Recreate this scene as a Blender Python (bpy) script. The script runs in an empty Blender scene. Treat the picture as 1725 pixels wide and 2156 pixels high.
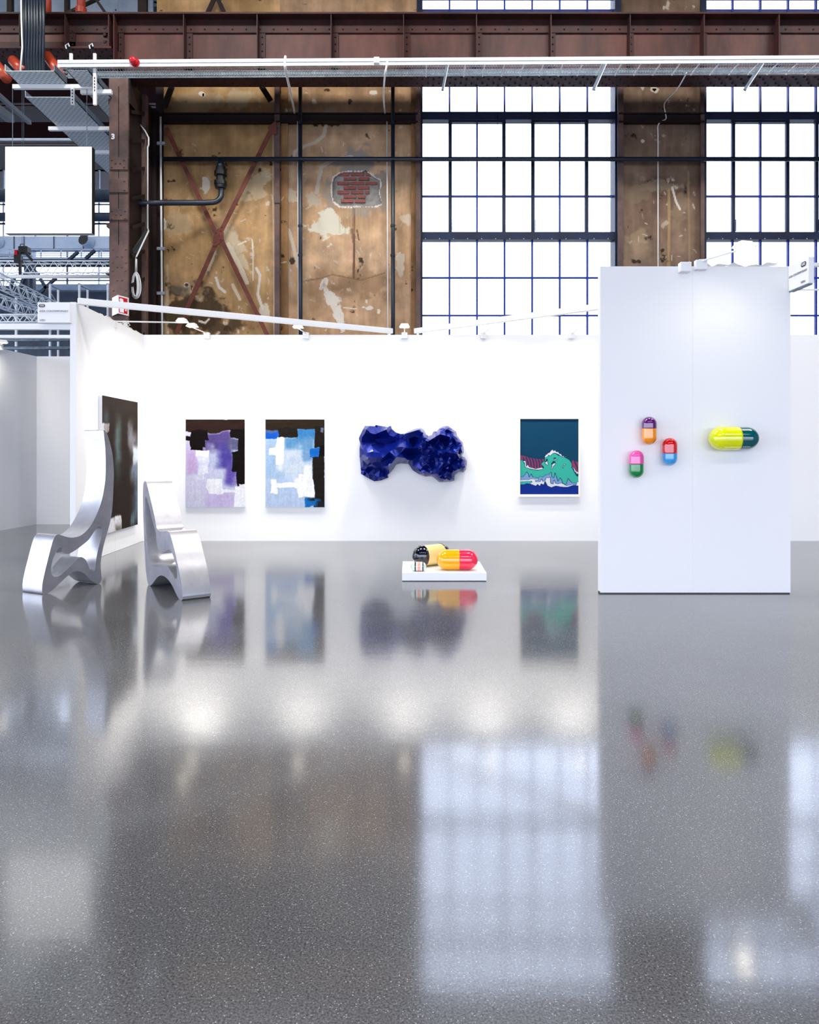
import bpy, math, random
import numpy as np
from mathutils import Vector, Matrix, geometry
random.seed(7); RNG = np.random.RandomState(7)
SC = bpy.context.scene; COL = SC.collection
F = 1550.0; CX = 862.5; HY = 950.0; EYE = 1.524

# ---------------------------------------------------------------- camera
cd = bpy.data.cameras.new('camera'); cam = bpy.data.objects.new('camera', cd); COL.objects.link(cam)
cam.location = (0, 0, EYE); cam.rotation_euler = (math.pi/2, 0, 0)
cd.sensor_fit = 'HORIZONTAL'; cd.sensor_width = 36; cd.lens = 36*F/1725
cd.shift_y = -(1078-HY)/1725; cd.clip_end = 300; SC.camera = cam
# ---------------------------------------------------------------- sky, exposure
w = bpy.data.worlds.new('overcast'); SC.world = w; w.use_nodes = True
bg = w.node_tree.nodes['Background']; bg.inputs[0].default_value = (0.74, 0.81, 1.0, 1); bg.inputs[1].default_value = 5.1
SC.view_settings.view_transform = 'Standard'; SC.view_settings.look = 'None'
SC.view_settings.exposure = 0.16; SC.view_settings.gamma = 1; SC.view_settings.use_curve_mapping = False
def area(name, loc, size, power, color, target=None):
    l = bpy.data.lights.new(name, 'AREA'); l.energy = power; l.color = color; l.shape = 'RECTANGLE'
    l.size, l.size_y = size
    o = bpy.data.objects.new(name, l); COL.objects.link(o); o.location = loc
    if target is not None: o.rotation_euler = (Vector(target)-Vector(loc)).to_track_quat('-Z', 'Y').to_euler()
    return o
for i, x in enumerate((-9, -3, 3, 9)):      # added unseen overhead fill; forward row placed to brighten the back wall
    area('added_fill', (x, 8.6, 11.6), (2.5, 1.2), 430, (1.0, 0.97, 0.93))
    area('added_fill', (x, -4, 11.6), (2.5, 1.2), 260, (1.0, 0.97, 0.93))
area('added_fill', (-12.5, 22, 11.2), (14, 12), 420, (0.85, 0.93, 1.0))   # added unseen fill brightening the annex; the roof there is closed

# ---------------------------------------------------------------- helpers
def P(px, py, y): return Vector(((px-CX)*y/F, y, EYE-(py-HY)*y/F))
def X(px, y): return (px-CX)*y/F
def Zh(py, y): return EYE-(py-HY)*y/F
def lin(c):
    c = np.asarray(c, float)/255
    return np.where(c <= .04045, c/12.92, ((c+.055)/1.055)**2.4)
class MB:
    def __init__(s): s.v = []; s.f = []
    def add(s, vs, fs):
        n = len(s.v); s.v += [tuple(v) for v in vs]; s.f += [tuple(i+n for i in f) for f in fs]; return s
    def box(s, a, b):
        x0, y0, z0 = a; x1, y1, z1 = b
        x0, x1 = min(x0, x1), max(x0, x1); y0, y1 = min(y0, y1), max(y0, y1); z0, z1 = min(z0, z1), max(z0, z1)
        return s.add([(x0,y0,z0),(x1,y0,z0),(x1,y1,z0),(x0,y1,z0),(x0,y0,z1),(x1,y0,z1),(x1,y1,z1),(x0,y1,z1)],
            [(0,3,2,1),(4,5,6,7),(0,1,5,4),(1,2,6,5),(2,3,7,6),(3,0,4,7)])
    def pbox(s, px0, py0, px1, py1, y, th):     # front face spans a pixel rectangle at depth y
        return s.box((X(px0, y), y, Zh(py1, y)), (X(px1, y), y+th, Zh(py0, y)))
    def bar(s, a, b, wd, ht=None, up=(0,0,1)):
        ht = ht or wd; a, b = Vector(a), Vector(b); d = (b-a).normalized(); u = Vector(up)
        if abs(d.dot(u)) > .98: u = Vector((0,1,0))
        r = d.cross(u).normalized(); u = r.cross(d).normalized(); r = r*wd/2; u = u*ht/2
        return s.add([a-r-u, a+r-u, a+r+u, a-r+u, b-r-u, b+r-u, b+r+u, b-r+u],
            [(0,1,2,3),(4,7,6,5),(0,4,5,1),(1,5,6,2),(2,6,7,3),(3,7,4,0)])
    def tube(s, pts, r, n=12, cap=True):
        pts = [Vector(p) for p in pts]; rs = r if isinstance(r, (list, tuple)) else [r]*len(pts)
        rings = []; prev = None
        for i, p in enumerate(pts):
            d = (pts[min(i+1, len(pts)-1)]-pts[max(i-1, 0)]).normalized()
            if prev is None: prev = d.orthogonal().normalized()
            u = (prev-d*prev.dot(d)).normalized(); prev = u; v = d.cross(u)
            rings.append([p+(u*math.cos(2*math.pi*k/n)+v*math.sin(2*math.pi*k/n))*rs[i] for k in range(n)])
        vs = [q for ring in rings for q in ring]; fs = []
        for i in range(len(pts)-1):
            for k in range(n):
                a = i*n+k; b = i*n+(k+1) % n; fs.append((a, b, b+n, a+n))
        if cap: fs += [tuple(range(n))[::-1], tuple(range((len(pts)-1)*n, len(pts)*n))]
        return s.add(vs, fs)
    def lathe(s, o, axis, prof, n=32):           # prof: (t along axis, radius)
        o = Vector(o); d = Vector(axis).normalized(); u = d.orthogonal().normalized(); v = d.cross(u)
        vs = []; fs = []
        for t, r in prof:
            for k in range(n):
                a = 2*math.pi*k/n; vs.append(o+d*t+(u*math.cos(a)+v*math.sin(a))*r)
        for i in range(len(prof)-1):
            for k in range(n):
                a = i*n+k; b = i*n+(k+1) % n; fs.append((a, b, b+n, a+n))
        fs += [tuple(range(n))[::-1], tuple(range((len(prof)-1)*n, len(prof)*n))]
        return s.add(vs, fs)
    def build(s, name, m, parent=None, smooth=False, origin=None, bevel=0, kind=None):
        me = bpy.data.meshes.new(name)
        o0 = Vector(origin) if origin is not None else Vector((0,0,0))
        par = parent.matrix_world.translation if False else None
        me.from_pydata([tuple(Vector(v)-o0) for v in s.v], [], s.f); me.materials.append(m)
        if smooth: me.shade_smooth()
        me.update()
        o = bpy.data.objects.new(name, me); COL.objects.link(o); o.location = o0
        if parent is not None:
            o.parent = parent; o.matrix_parent_inverse = Matrix.Identity(4); o.location = o0-wloc(parent)
        if bevel:
            b = o.modifiers.new('b', 'BEVEL'); b.width = bevel; b.segments = 2; b.limit_method = 'ANGLE'
        if kind: o['kind'] = kind
        return o
def wloc(o):
    l = Vector(o.location)
    while o.parent: o = o.parent; l += Vector(o.location)
    return l
def tag(o, label=None, cat=None, group=None, kind=None):
    if label: o['label'] = label
    if cat: o['category'] = cat
    if group: o['group'] = group
    if kind: o['kind'] = kind
    return o
def thing(name, label, cat, loc, group=None, kind=None):
    o = bpy.data.objects.new(name, None); COL.objects.link(o); o.location = loc; o.empty_display_size = .1
    return tag(o, label, cat, group, kind)
def struct(name, label=None, loc=(0,0,0)):
    o = bpy.data.objects.new(name, None); COL.objects.link(o); o.location = loc
    return tag(o, label, None, None, 'structure')

# ---------------------------------------------------------------- materials
def mat(name, c, rough=.5, metal=0, spec=.5, var=None, scale=4, detail=6, bump=0, bscale=40, stretch=(1,1,1), coat=0, emit=None, estr=1, ior=None, rvar=0):
    m = bpy.data.materials.new(name); m.use_nodes = True; nt = m.node_tree; b = nt.nodes['Principled BSDF']
    col = tuple(lin(c))+(1,)
    b.inputs['Base Color'].default_value = col; b.inputs['Roughness'].default_value = rough
    b.inputs['Metallic'].default_value = metal; b.inputs['Specular IOR Level'].default_value = spec
    b.inputs['Coat Weight'].default_value = coat
    if ior: b.inputs['IOR'].default_value = ior
    if emit is not None:
        b.inputs['Emission Color'].default_value = tuple(lin(emit))+(1,); b.inputs['Emission Strength'].default_value = estr
    if var is not None or bump or rvar:
        tc = nt.nodes.new('ShaderNodeTexCoord'); mp = nt.nodes.new('ShaderNodeMapping'); mp.inputs['Scale'].default_value = stretch
        nt.links.new(tc.outputs['Object'], mp.inputs[0])
    if var is not None or rvar:
        no = nt.nodes.new('ShaderNodeTexNoise'); no.inputs['Scale'].default_value = scale; no.inputs['Detail'].default_value = detail
        no.inputs['Roughness'].default_value = .62
        nt.links.new(mp.outputs[0], no.inputs[0])
        if var is not None:
            r = nt.nodes.new('ShaderNodeValToRGB'); r.color_ramp.elements[0].position = .32; r.color_ramp.elements[1].position = .68
            r.color_ramp.elements[0].color = col; r.color_ramp.elements[1].color = tuple(lin(var))+(1,)
            nt.links.new(no.outputs[0], r.inputs[0]); nt.links.new(r.outputs[0], b.inputs['Base Color'])
        if rvar:
            mr = nt.nodes.new('ShaderNodeMapRange'); mr.inputs[3].default_value = rough-rvar; mr.inputs[4].default_value = rough+rvar
            nt.links.new(no.outputs[0], mr.inputs[0]); nt.links.new(mr.outputs[0], b.inputs['Roughness'])
    if bump:
        n2 = nt.nodes.new('ShaderNodeTexNoise'); n2.inputs['Scale'].default_value = bscale; n2.inputs['Detail'].default_value = 5
        bp = nt.nodes.new('ShaderNodeBump'); bp.inputs['Strength'].default_value = bump; bp.inputs['Distance'].default_value = .01
        nt.links.new(mp.outputs[0], n2.inputs[0]); nt.links.new(n2.outputs[0], bp.inputs['Height']); nt.links.new(bp.outputs[0], b.inputs['Normal'])
    return m
M = {}
M['white'] = mat('partition_paint', (243,243,244), .75, spec=.25, bump=.05, bscale=60)
M['whitemetal'] = mat('white_lacquer', (240,241,242), .4)
M['seam'] = mat('joint_grey', (150,150,155), .8)  # plain grey for the tray slots and light box trim
M['plinth'] = mat('plinth_paint', (244,244,244), .5)
M['girder'] = mat('oxide_red_paint', (72,36,33), .6, var=(40,26,27), scale=2.2, stretch=(1,1,.35), bump=.2, bscale=20, spec=.3)
M['girder_panel'] = mat('oxide_red_plate', (100,62,55), .55, var=(58,37,35), scale=2.0, stretch=(1,1,.3), bump=.15, bscale=25, spec=.3)
M['black_steel'] = mat('brown_black_steel', (22,18,20), .6, var=(44,26,24), scale=3, spec=.3)  # near-black steel with brown mottling
M['brown_steel'] = mat('rusty_brown_steel', (112,86,78), .6, var=(78,66,64), scale=4, bump=.2, spec=.3)
M['rust'] = mat('rust_red_brace', (128,66,52), .65, var=(86,50,42), scale=5, spec=.3)
M['navy'] = mat('fringe_blue_bar', (12,44,140), .45, spec=.4)  # colour fringing against the bright glass put into the bars' blue
M['navydark'] = mat('dark_navy_frame', (8,18,44), .5, var=(14,34,66), scale=3, spec=.4)
M['pipe'] = mat('blue_black_pipe', (30,42,56), .35, spec=.5)
M['galv'] = mat('galvanised_steel', (200,208,214), .4, metal=.5, var=(160,170,178), scale=9)
M['galvdark'] = mat('galvanised_steel_dull', (120,135,148), .45, metal=.4, var=(85,98,110), scale=9)
M['cable'] = mat('white_cable', (225,226,226), .5)
M['mortar'] = mat('grey_mortar', (172,166,158), .95, bump=.6, bscale=60, var=(140,134,128), scale=14)
M['brick'] = mat('red_brick', (168,92,80), .9, var=(130,84,74), scale=12, bump=.4, bscale=60)
M['alu'] = mat('brushed_aluminium', (206,206,211), .4, metal=.8, var=(186,186,193), scale=5, stretch=(1,1,1), bump=.02, bscale=90, rvar=.06)
M['aluside'] = mat('satin_aluminium_side', (150,149,156), .45, metal=.35, var=(130,130,138), scale=6, rvar=.05)
M['red'] = mat('red_lamp_plastic', (190,15,35), .3)
M['screen'] = mat('lit_blank_screen', (250,250,250), .6, emit=(255,255,255), estr=.75)
M['black'] = mat('black_plastic', (18,19,22), .4)
M['terracotta'] = mat('red_pipe_paint', (168,60,36), .35)
M['bluegrey'] = mat('blue_grey_sheet', (150,165,185), .6, var=(120,138,160), scale=2)
M['duct'] = mat('pale_duct_sheet', (206,216,232), .45, metal=.1, var=(180,196,220), scale=1.5)
M['steelblue'] = mat('slate_steel', (44,62,84), .5, var=(26,38,54), scale=2)
M['roof'] = mat('roof_deck', (40,32,34), .8)
M['roofred'] = mat('roof_beam_red', (70,24,26), .6, var=(44,18,22), scale=1.2)
M['truss'] = mat('truss_aluminium', (236,242,250), .4, metal=.1)
M['signred'] = mat('fire_sign_red', (205,16,40), .4)
M['signwhite'] = mat('sign_white', (242,242,244), .4)
M['ink'] = mat('black_ink', (12,10,16), .5)
M['greyink'] = mat('grey_ink', (150,150,156), .6)
M['lens'] = mat('lamp_lens', (255,250,235), .3, emit=(255,244,220), estr=9)
M['canvas'] = mat('canvas_edge', (228,228,232), .7)
M['frame'] = mat('cream_frame', (246,240,230), .5)
M['sheet_black'] = mat('dull_black_sheet', (52,52,56), .5)

def glass_mat():
    m = bpy.data.materials.new('window_glass'); m.use_nodes = True; nt = m.node_tree; nt.nodes.clear()
    o = nt.nodes.new('ShaderNodeOutputMaterial'); mx = nt.nodes.new('ShaderNodeMixShader'); t = nt.nodes.new('ShaderNodeBsdfTransparent')
    t.inputs[0].default_value = (.96,.98,1,1)
    g = nt.nodes.new('ShaderNodeBsdfGlossy'); g.inputs['Roughness'].default_value = .05; fr = nt.nodes.new('ShaderNodeFresnel'); fr.inputs[0].default_value = 1.45
    nt.links.new(fr.outputs[0], mx.inputs[0]); nt.links.new(t.outputs[0], mx.inputs[1]); nt.links.new(g.outputs[0], mx.inputs[2]); nt.links.new(mx.outputs[0], o.inputs[0])
    return m
M['glass'] = glass_mat()
def floor_mat():
    m = bpy.data.materials.new('polished_terrazzo'); m.use_nodes = True; nt = m.node_tree; b = nt.nodes['Principled BSDF']; L = nt.links
    tc = nt.nodes.new('ShaderNodeTexCoord')
    def noise(s, d, st=(1,1,1)):
        mp = nt.nodes.new('ShaderNodeMapping'); mp.inputs['Scale'].default_value = st; L.new(tc.outputs['Object'], mp.inputs[0])
        n = nt.nodes.new('ShaderNodeTexNoise'); n.inputs['Scale'].default_value = s; n.inputs['Detail'].default_value = d; L.new(mp.outputs[0], n.inputs[0]); return n
    def ramp(src, stops):
        r = nt.nodes.new('ShaderNodeValToRGB'); e = r.color_ramp.elements
        while len(e) < len(stops): e.new(.5)
        for k, (p, c) in enumerate(stops): e[k].position = p; e[k].color = tuple(c)+(1,)
        L.new(src, r.inputs[0]); return r
    def mix(kind, fac, a, bb):
        x = nt.nodes.new('ShaderNodeMixRGB'); x.blend_type = kind
        if isinstance(fac, float): x.inputs[0].default_value = fac
        else: L.new(fac, x.inputs[0])
        L.new(a, x.inputs[1]); L.new(bb, x.inputs[2]); return x.outputs[0]
    base = ramp(noise(.7, 5).outputs[0], [(.3, lin((83,84,87))), (.7, lin((102,103,106)))]).outputs[0]
    grain = ramp(noise(150, 3).outputs[0], [(.3, (.42,.42,.42)), (.5, (1,1,1)), (.70, (1.7,1.7,1.7))]).outputs[0]
    base = mix('MULTIPLY', 1.0, base, grain)
    vo = nt.nodes.new('ShaderNodeTexVoronoi'); vo.inputs['Scale'].default_value = 170; L.new(tc.outputs['Object'], vo.inputs[0])
    sp = nt.nodes.new('ShaderNodeSeparateColor'); L.new(vo.outputs['Color'], sp.inputs[0])
    fl = ramp(sp.outputs[0], [(.84, (0,0,0)), (.95, (1,1,1))]).outputs[0]
    fd = ramp(vo.outputs['Distance'], [(.20, (1,1,1)), (.42, (0,0,0))]).outputs[0]
    fm = mix('MULTIPLY', 1.0, fl, fd)
    wc = nt.nodes.new('ShaderNodeRGB'); wc.outputs[0].default_value = (.52,.53,.54,1)
    base = mix('MIX', fm, base, wc.outputs[0])
    dk = ramp(sp.outputs[1], [(.90, (0,0,0)), (.95, (1,1,1))]).outputs[0]
    dc = nt.nodes.new('ShaderNodeRGB'); dc.outputs[0].default_value = (.05,.05,.055,1)
    dm = mix('MULTIPLY', 1.0, dk, fd)
    base = mix('MIX', dm, base, dc.outputs[0])
    L.new(base, b.inputs['Base Color'])
    mr = nt.nodes.new('ShaderNodeMapRange'); mr.inputs[3].default_value = .07; mr.inputs[4].default_value = .15
    L.new(noise(1.1, 4, (.5, 1, 1)).outputs[0], mr.inputs[0]); L.new(mr.outputs[0], b.inputs['Roughness'])
    b.inputs['IOR'].default_value = 1.9
    bp = nt.nodes.new('ShaderNodeBump'); bp.inputs['Strength'].default_value = .03; bp.inputs['Distance'].default_value = .01
    L.new(noise(9, 3, (.4, 1, 1)).outputs[0], bp.inputs['Height']); L.new(bp.outputs[0], b.inputs['Normal'])
    return m
M['floor'] = floor_mat()
def attr_mat(name, rough, spec=.3, bump=0, bscale=40, coat=0):
    m = mat(name, (200,200,200), rough, spec=spec, bump=bump, bscale=bscale, coat=coat)
    a = m.node_tree.nodes.new('ShaderNodeAttribute'); a.attribute_name = 'Col'
    m.node_tree.links.new(a.outputs['Color'], m.node_tree.nodes['Principled BSDF'].inputs['Base Color']); return m
M['plaster'] = attr_mat('stained_plaster', .9, .15, .5, 9)
M['paint'] = attr_mat('acrylic_on_canvas', .7, .08, .15, 50)
M['print'] = attr_mat('screen_print', .5, .15)

# numpy painting helpers
def vnoise(shape, cell, seed=0, oct=4):
    r = np.random.RandomState(seed); out = np.zeros(shape); amp = 1; tot = 0
    for o in range(oct):
        c = max(cell/2**o, 1.0); gh = int(shape[0]/c)+3; gw = int(shape[1]/c)+3; g = r.rand(gh, gw)
        yy = np.arange(shape[0])/c; xx = np.arange(shape[1])/c; y0 = yy.astype(int); x0 = xx.astype(int)
        fy = (yy-y0)[:, None]; fx = (xx-x0)[None, :]; fy = fy*fy*(3-2*fy); fx = fx*fx*(3-2*fx)
        a = g[y0][:, x0]; b = g[y0][:, x0+1]; cc = g[y0+1][:, x0]; d = g[y0+1][:, x0+1]
        out += amp*((a*(1-fx)+b*fx)*(1-fy)+(cc*(1-fx)+d*fx)*fy); tot += amp; amp *= .55
    return out/tot
def sstep(x): x = np.clip(x, 0, 1); return x*x*(3-2*x)
def inpoly(xx, yy, poly):
    ins = np.zeros(xx.shape, bool); n = len(poly)
    for i in range(n):
        x0, y0 = poly[i]; x1, y1 = poly[(i+1) % n]
        if y0 == y1: continue
        c = ((y0 > yy) != (y1 > yy)) & (xx < (x1-x0)*(yy-y0)/(y1-y0)+x0); ins ^= c
    return ins
def rect(img, xx, yy, r, c, soft=6, alpha=1., wob=None):
    x0, y0, x1, y1 = r; w_ = 0 if wob is None else wob
    m = sstep((xx-x0+w_)/soft+.5)*sstep((x1-xx+w_)/soft+.5)*sstep((yy-y0+w_)/soft+.5)*sstep((y1-yy+w_)/soft+.5)*alpha
    return img*(1-m[..., None])+np.array(c, float)*m[..., None]
def grid_obj(name, origin, du, dv, nu, nv, m, colors=None, parent=None, height=None, mask=None, nrm=(0,-1,0)):
    """(nv+1)x(nu+1) vertex sheet; colors (nv,nu,3) sRGB 0..255 per face"""
    o0 = np.array(origin, float); U = np.array(du, float); V = np.array(dv, float)
    jj, ii = np.meshgrid(np.arange(nv+1), np.arange(nu+1), indexing='ij')
    co = o0+ii[..., None]/nu*U+jj[..., None]/nv*V
    if height is not None: co = co+height[..., None]*np.array(nrm, float)
    fj, fi = np.meshgrid(np.arange(nv), np.arange(nu), indexing='ij')
    a = (fj*(nu+1)+fi); q = np.stack([a, a+nu+1, a+nu+2, a+1], -1)
    keep = np.ones((nv, nu), bool) if mask is None else mask
    q = q[keep]; me = bpy.data.meshes.new(name)
    org = co.reshape(-1, 3).mean(0); par = np.array(wloc(parent)) if parent is not None else np.zeros(3)
    me.vertices.add((nu+1)*(nv+1)); me.vertices.foreach_set('co', (co.reshape(-1, 3)-org).ravel())
    me.loops.add(len(q)*4); me.loops.foreach_set('vertex_index', q.ravel().astype(np.int32))
    me.polygons.add(len(q)); me.polygons.foreach_set('loop_start', np.arange(0, len(q)*4, 4, dtype=np.int32))
    me.update(calc_edges=True); me.materials.append(m)
    if colors is not None:
        at = me.color_attributes.new('Col', 'FLOAT_COLOR', 'CORNER')
        c = np.ones((len(q), 4, 4)); c[..., :3] = lin(colors[keep])[:, None, :]
        at.data.foreach_set('color', c.ravel())
    me.validate(); ob = bpy.data.objects.new(name, me); COL.objects.link(ob)
    if parent is not None: ob.parent = parent
    ob.location = org-par; return ob

# ================================================================ SETTING
fm = MB().box((-40,-60,-.3), (40,60,0)); tag(fm.build('floor', M['floor']), 'polished grey terrazzo floor mirroring the stands and windows', kind='structure')
WY = 14.2      # inner face of the hall's window wall
YB = 12.5      # back wall of the stand
# roof, rear and side walls (closing the hall outside the frame; the unseen rear wall's opening is sized to set the ambient light)
tag(MB().box((-22,-14,13),(22,WY+.6,13.3)).build('ceiling', M['roof']), kind='structure')
tag(MB().box((-22,WY+.6,13),(-4.5,34,13.3)).build('ceiling_annex', M['roof']), kind='structure')
tag(MB().box((-4.7,WY+.6,0),(-4.5,31,13)).build('wall_annex', M['bluegrey']), kind='structure')
tag(MB().box((-22,-14.3,6.6),(22,-14,13)).build('wall_rear_unseen', M['bluegrey']), kind='structure')
tag(MB().box((22,-14,0),(22.3,WY+.6,13)).build('wall_right', M['bluegrey']), kind='structure')
tag(MB().box((-22.3,-14,7),(-22,34,13)).build('wall_left', M['bluegrey']), kind='structure')

# --- window wall : plaster bays
wb = struct('wall_back', 'stained ochre plaster wall between tall steel windows')
TOPZ = 12.9
def plaster_colors(px0, py0, px1, py1, step, tone, seed, extra=None):
    nu = int((px1-px0)/step); nv = int((py1-py0)/step)
    xs = px0+(np.arange(nu)+.5)*(px1-px0)/nu; ys = py0+(np.arange(nv)+.5)*(py1-py0)/nv
    xx, yy = np.meshgrid(xs, ys); sh = xx.shape
    n1 = vnoise(sh, 46, seed); n2 = vnoise(sh, 14, seed+1); n3 = vnoise(sh, 160/step, seed+2, 3)
    a, b, c = [np.array(t, float) for t in tone]
    t = np.clip((n1-.28)*2.2, 0, 1)[..., None]; img = a*(1-t)+b*t
    t = np.clip((n3-.55)*4, 0, 1)[..., None]*.5; img = img*(1-t)+c*t
    st = vnoise((sh[0]//6+2, sh[1]), 5, seed+5, 3); st = np.repeat(st, 6, 0)[:sh[0]]
    img *= (1+(n2-.5)*.35+(st-.5)*.22)[..., None]
    # flakes of pale undercoat
    fl = vnoise(sh, 9, seed+3, 4); ff = vnoise(sh, 90, seed+4, 2)
    k = sstep((fl-.73)*14)*sstep((ff-.42)*5); img = img*(1-k[..., None]*.75)+np.array((214,205,190))*k[..., None]*.75
    dk = sstep((vnoise(sh, 12, seed+8)-.74)*16); img *= (1-.6*dk)[..., None]
    rs = random.Random(seed); nn = vnoise(sh, 5, seed+60, 3)
    for q in range(int((px1-px0)/5)):
        x_ = rs.uniform(px0, px1); y_ = rs.triangular(max(py0,180), 700, 640); a_ = rs.gauss(1.2, .9); l_ = rs.uniform(2, 12)
        img = stroke(img, xx, yy, [(x_, y_), (x_+l_*.6*math.cos(a_)+rs.uniform(-2,2), y_+l_*.5*math.sin(a_)), (x_+l_*math.cos(a_), y_+l_*math.sin(a_))], rs.uniform(.5, 1.5), (216,204,188), nn, rs.uniform(.3, .8))
    if extra: img = extra(img, xx, yy, fl)
    return np.clip(img, 0, 255), nu, nv, xx, yy
def patch(img, xx, yy, cx, cy, rx, ry, c, n, a=1., thr=.18, rot=0):
    ca, sa = math.cos(rot), math.sin(rot); dx = xx-cx; dy = yy-cy
    u = (dx*ca+dy*sa)/rx; v = (-dx*sa+dy*ca)/ry
    d = np.sqrt(u*u+v*v)+(n-.5)*2.0+(np.roll(n,37,1)-.5)*1.2; m = sstep((1-d)/thr+.5)*a
    return img*(1-m[..., None])+np.array(c, float)*m[..., None]
def stroke(img, xx, yy, pts, w_, c, n, a=1.):
    d = np.full(xx.shape, 1e9)
    for (x0, y0), (x1, y1) in zip(pts, pts[1:]):
        L2 = (x1-x0)**2+(y1-y0)**2; t = np.clip(((xx-x0)*(x1-x0)+(yy-y0)*(y1-y0))/L2, 0, 1)
        d = np.minimum(d, np.hypot(xx-x0-t*(x1-x0), yy-y0-t*(y1-y0)))
    m = sstep((w_*(.6+.8*n)-d)/1.6+.5)*a
    return img*(1-m[..., None])+np.array(c, float)*m[..., None]
PALE = (222,212,196)
def extraA(img, xx, yy, n):
    img = patch(img, xx, yy, 425, 215, 60, 20, (170,150,118), n, .7, .5); img = patch(img, xx, yy, 500, 205, 45, 18, (186,170,140), n, .7, .5)
    img = patch(img, xx, yy, 372, 470, 22, 36, (190,180,160), n, .3); img = patch(img, xx, yy, 345, 470, 5, 12, PALE, n)
    img = stroke(img, xx, yy, [(352,560),(352,700)], 3, PALE, n, .4)
    img = patch(img, xx, yy, 535, 395, 20, 40, (205,190,160), n, .6, .4, .5); img = patch(img, xx, yy, 490, 510, 18, 50, (214,200,172), n, .7, .5, -.5)
    img = stroke(img, xx, yy, [(437,575),(452,530)], 4, (214,200,172), n, .8); img = stroke(img, xx, yy, [(480,515),(505,560),(520,595)], 5, (220,208,184), n, .9)
    img = stroke(img, xx, yy, [(531,505),(533,530),(533,590)], 1.4, PALE, n); img = stroke(img, xx, yy, [(455,585),(462,605),(474,615)], 3, PALE, n)
    img = stroke(img, xx, yy, [(540,565),(548,580),(543,620),(553,650)], 3, PALE, n); img = stroke(img, xx, yy, [(502,515),(518,508)], 1.5, PALE, n)
    img = stroke(img, xx, yy, [(490,600),(505,630)], 3.5, PALE, n, .7); img = patch(img, xx, yy, 433, 392, 8, 16, PALE, n, .9)
    img = patch(img, xx, yy, 393, 600, 7, 6, PALE, n, 1); img = patch(img, xx, yy, 393, 600, 4, 3, (40,20,18), n*0+.5, 1)
    img = patch(img, xx, yy, 400, 660, 60, 55, (60,48,34), n, .8, .6); img = patch(img, xx, yy, 470, 690, 50, 22, (70,56,40), n, .8, .6)
    img = patch(img, xx, yy, 395, 610, 26, 14, (190,184,170), n, .3, .5); img = stroke(img, xx, yy, [(420,676),(432,680),(440,672)], 2.5, PALE, n)
    img = patch(img, xx, yy, 556, 660, 9, 18, PALE, n, .8, .3); img = stroke(img, xx, yy, [(575,270),(577,720)], 1.0, PALE, n, .8)
    img = patch(img, xx, yy, 427, 198, 6, 5, PALE, n); img = patch(img, xx, yy, 428, 199, 2.5, 3, (10,8,8), n*0+.5)
    return img
PB = [(716,365),(740,362),(770,361),(782,368),(792,376),(800,378),(802,388),(797,400),(800,414),(803,430),(790,435),(765,433),(740,436),(715,434),(703,425),(701,410),(700,390),(704,374)]
PBs = []
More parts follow.
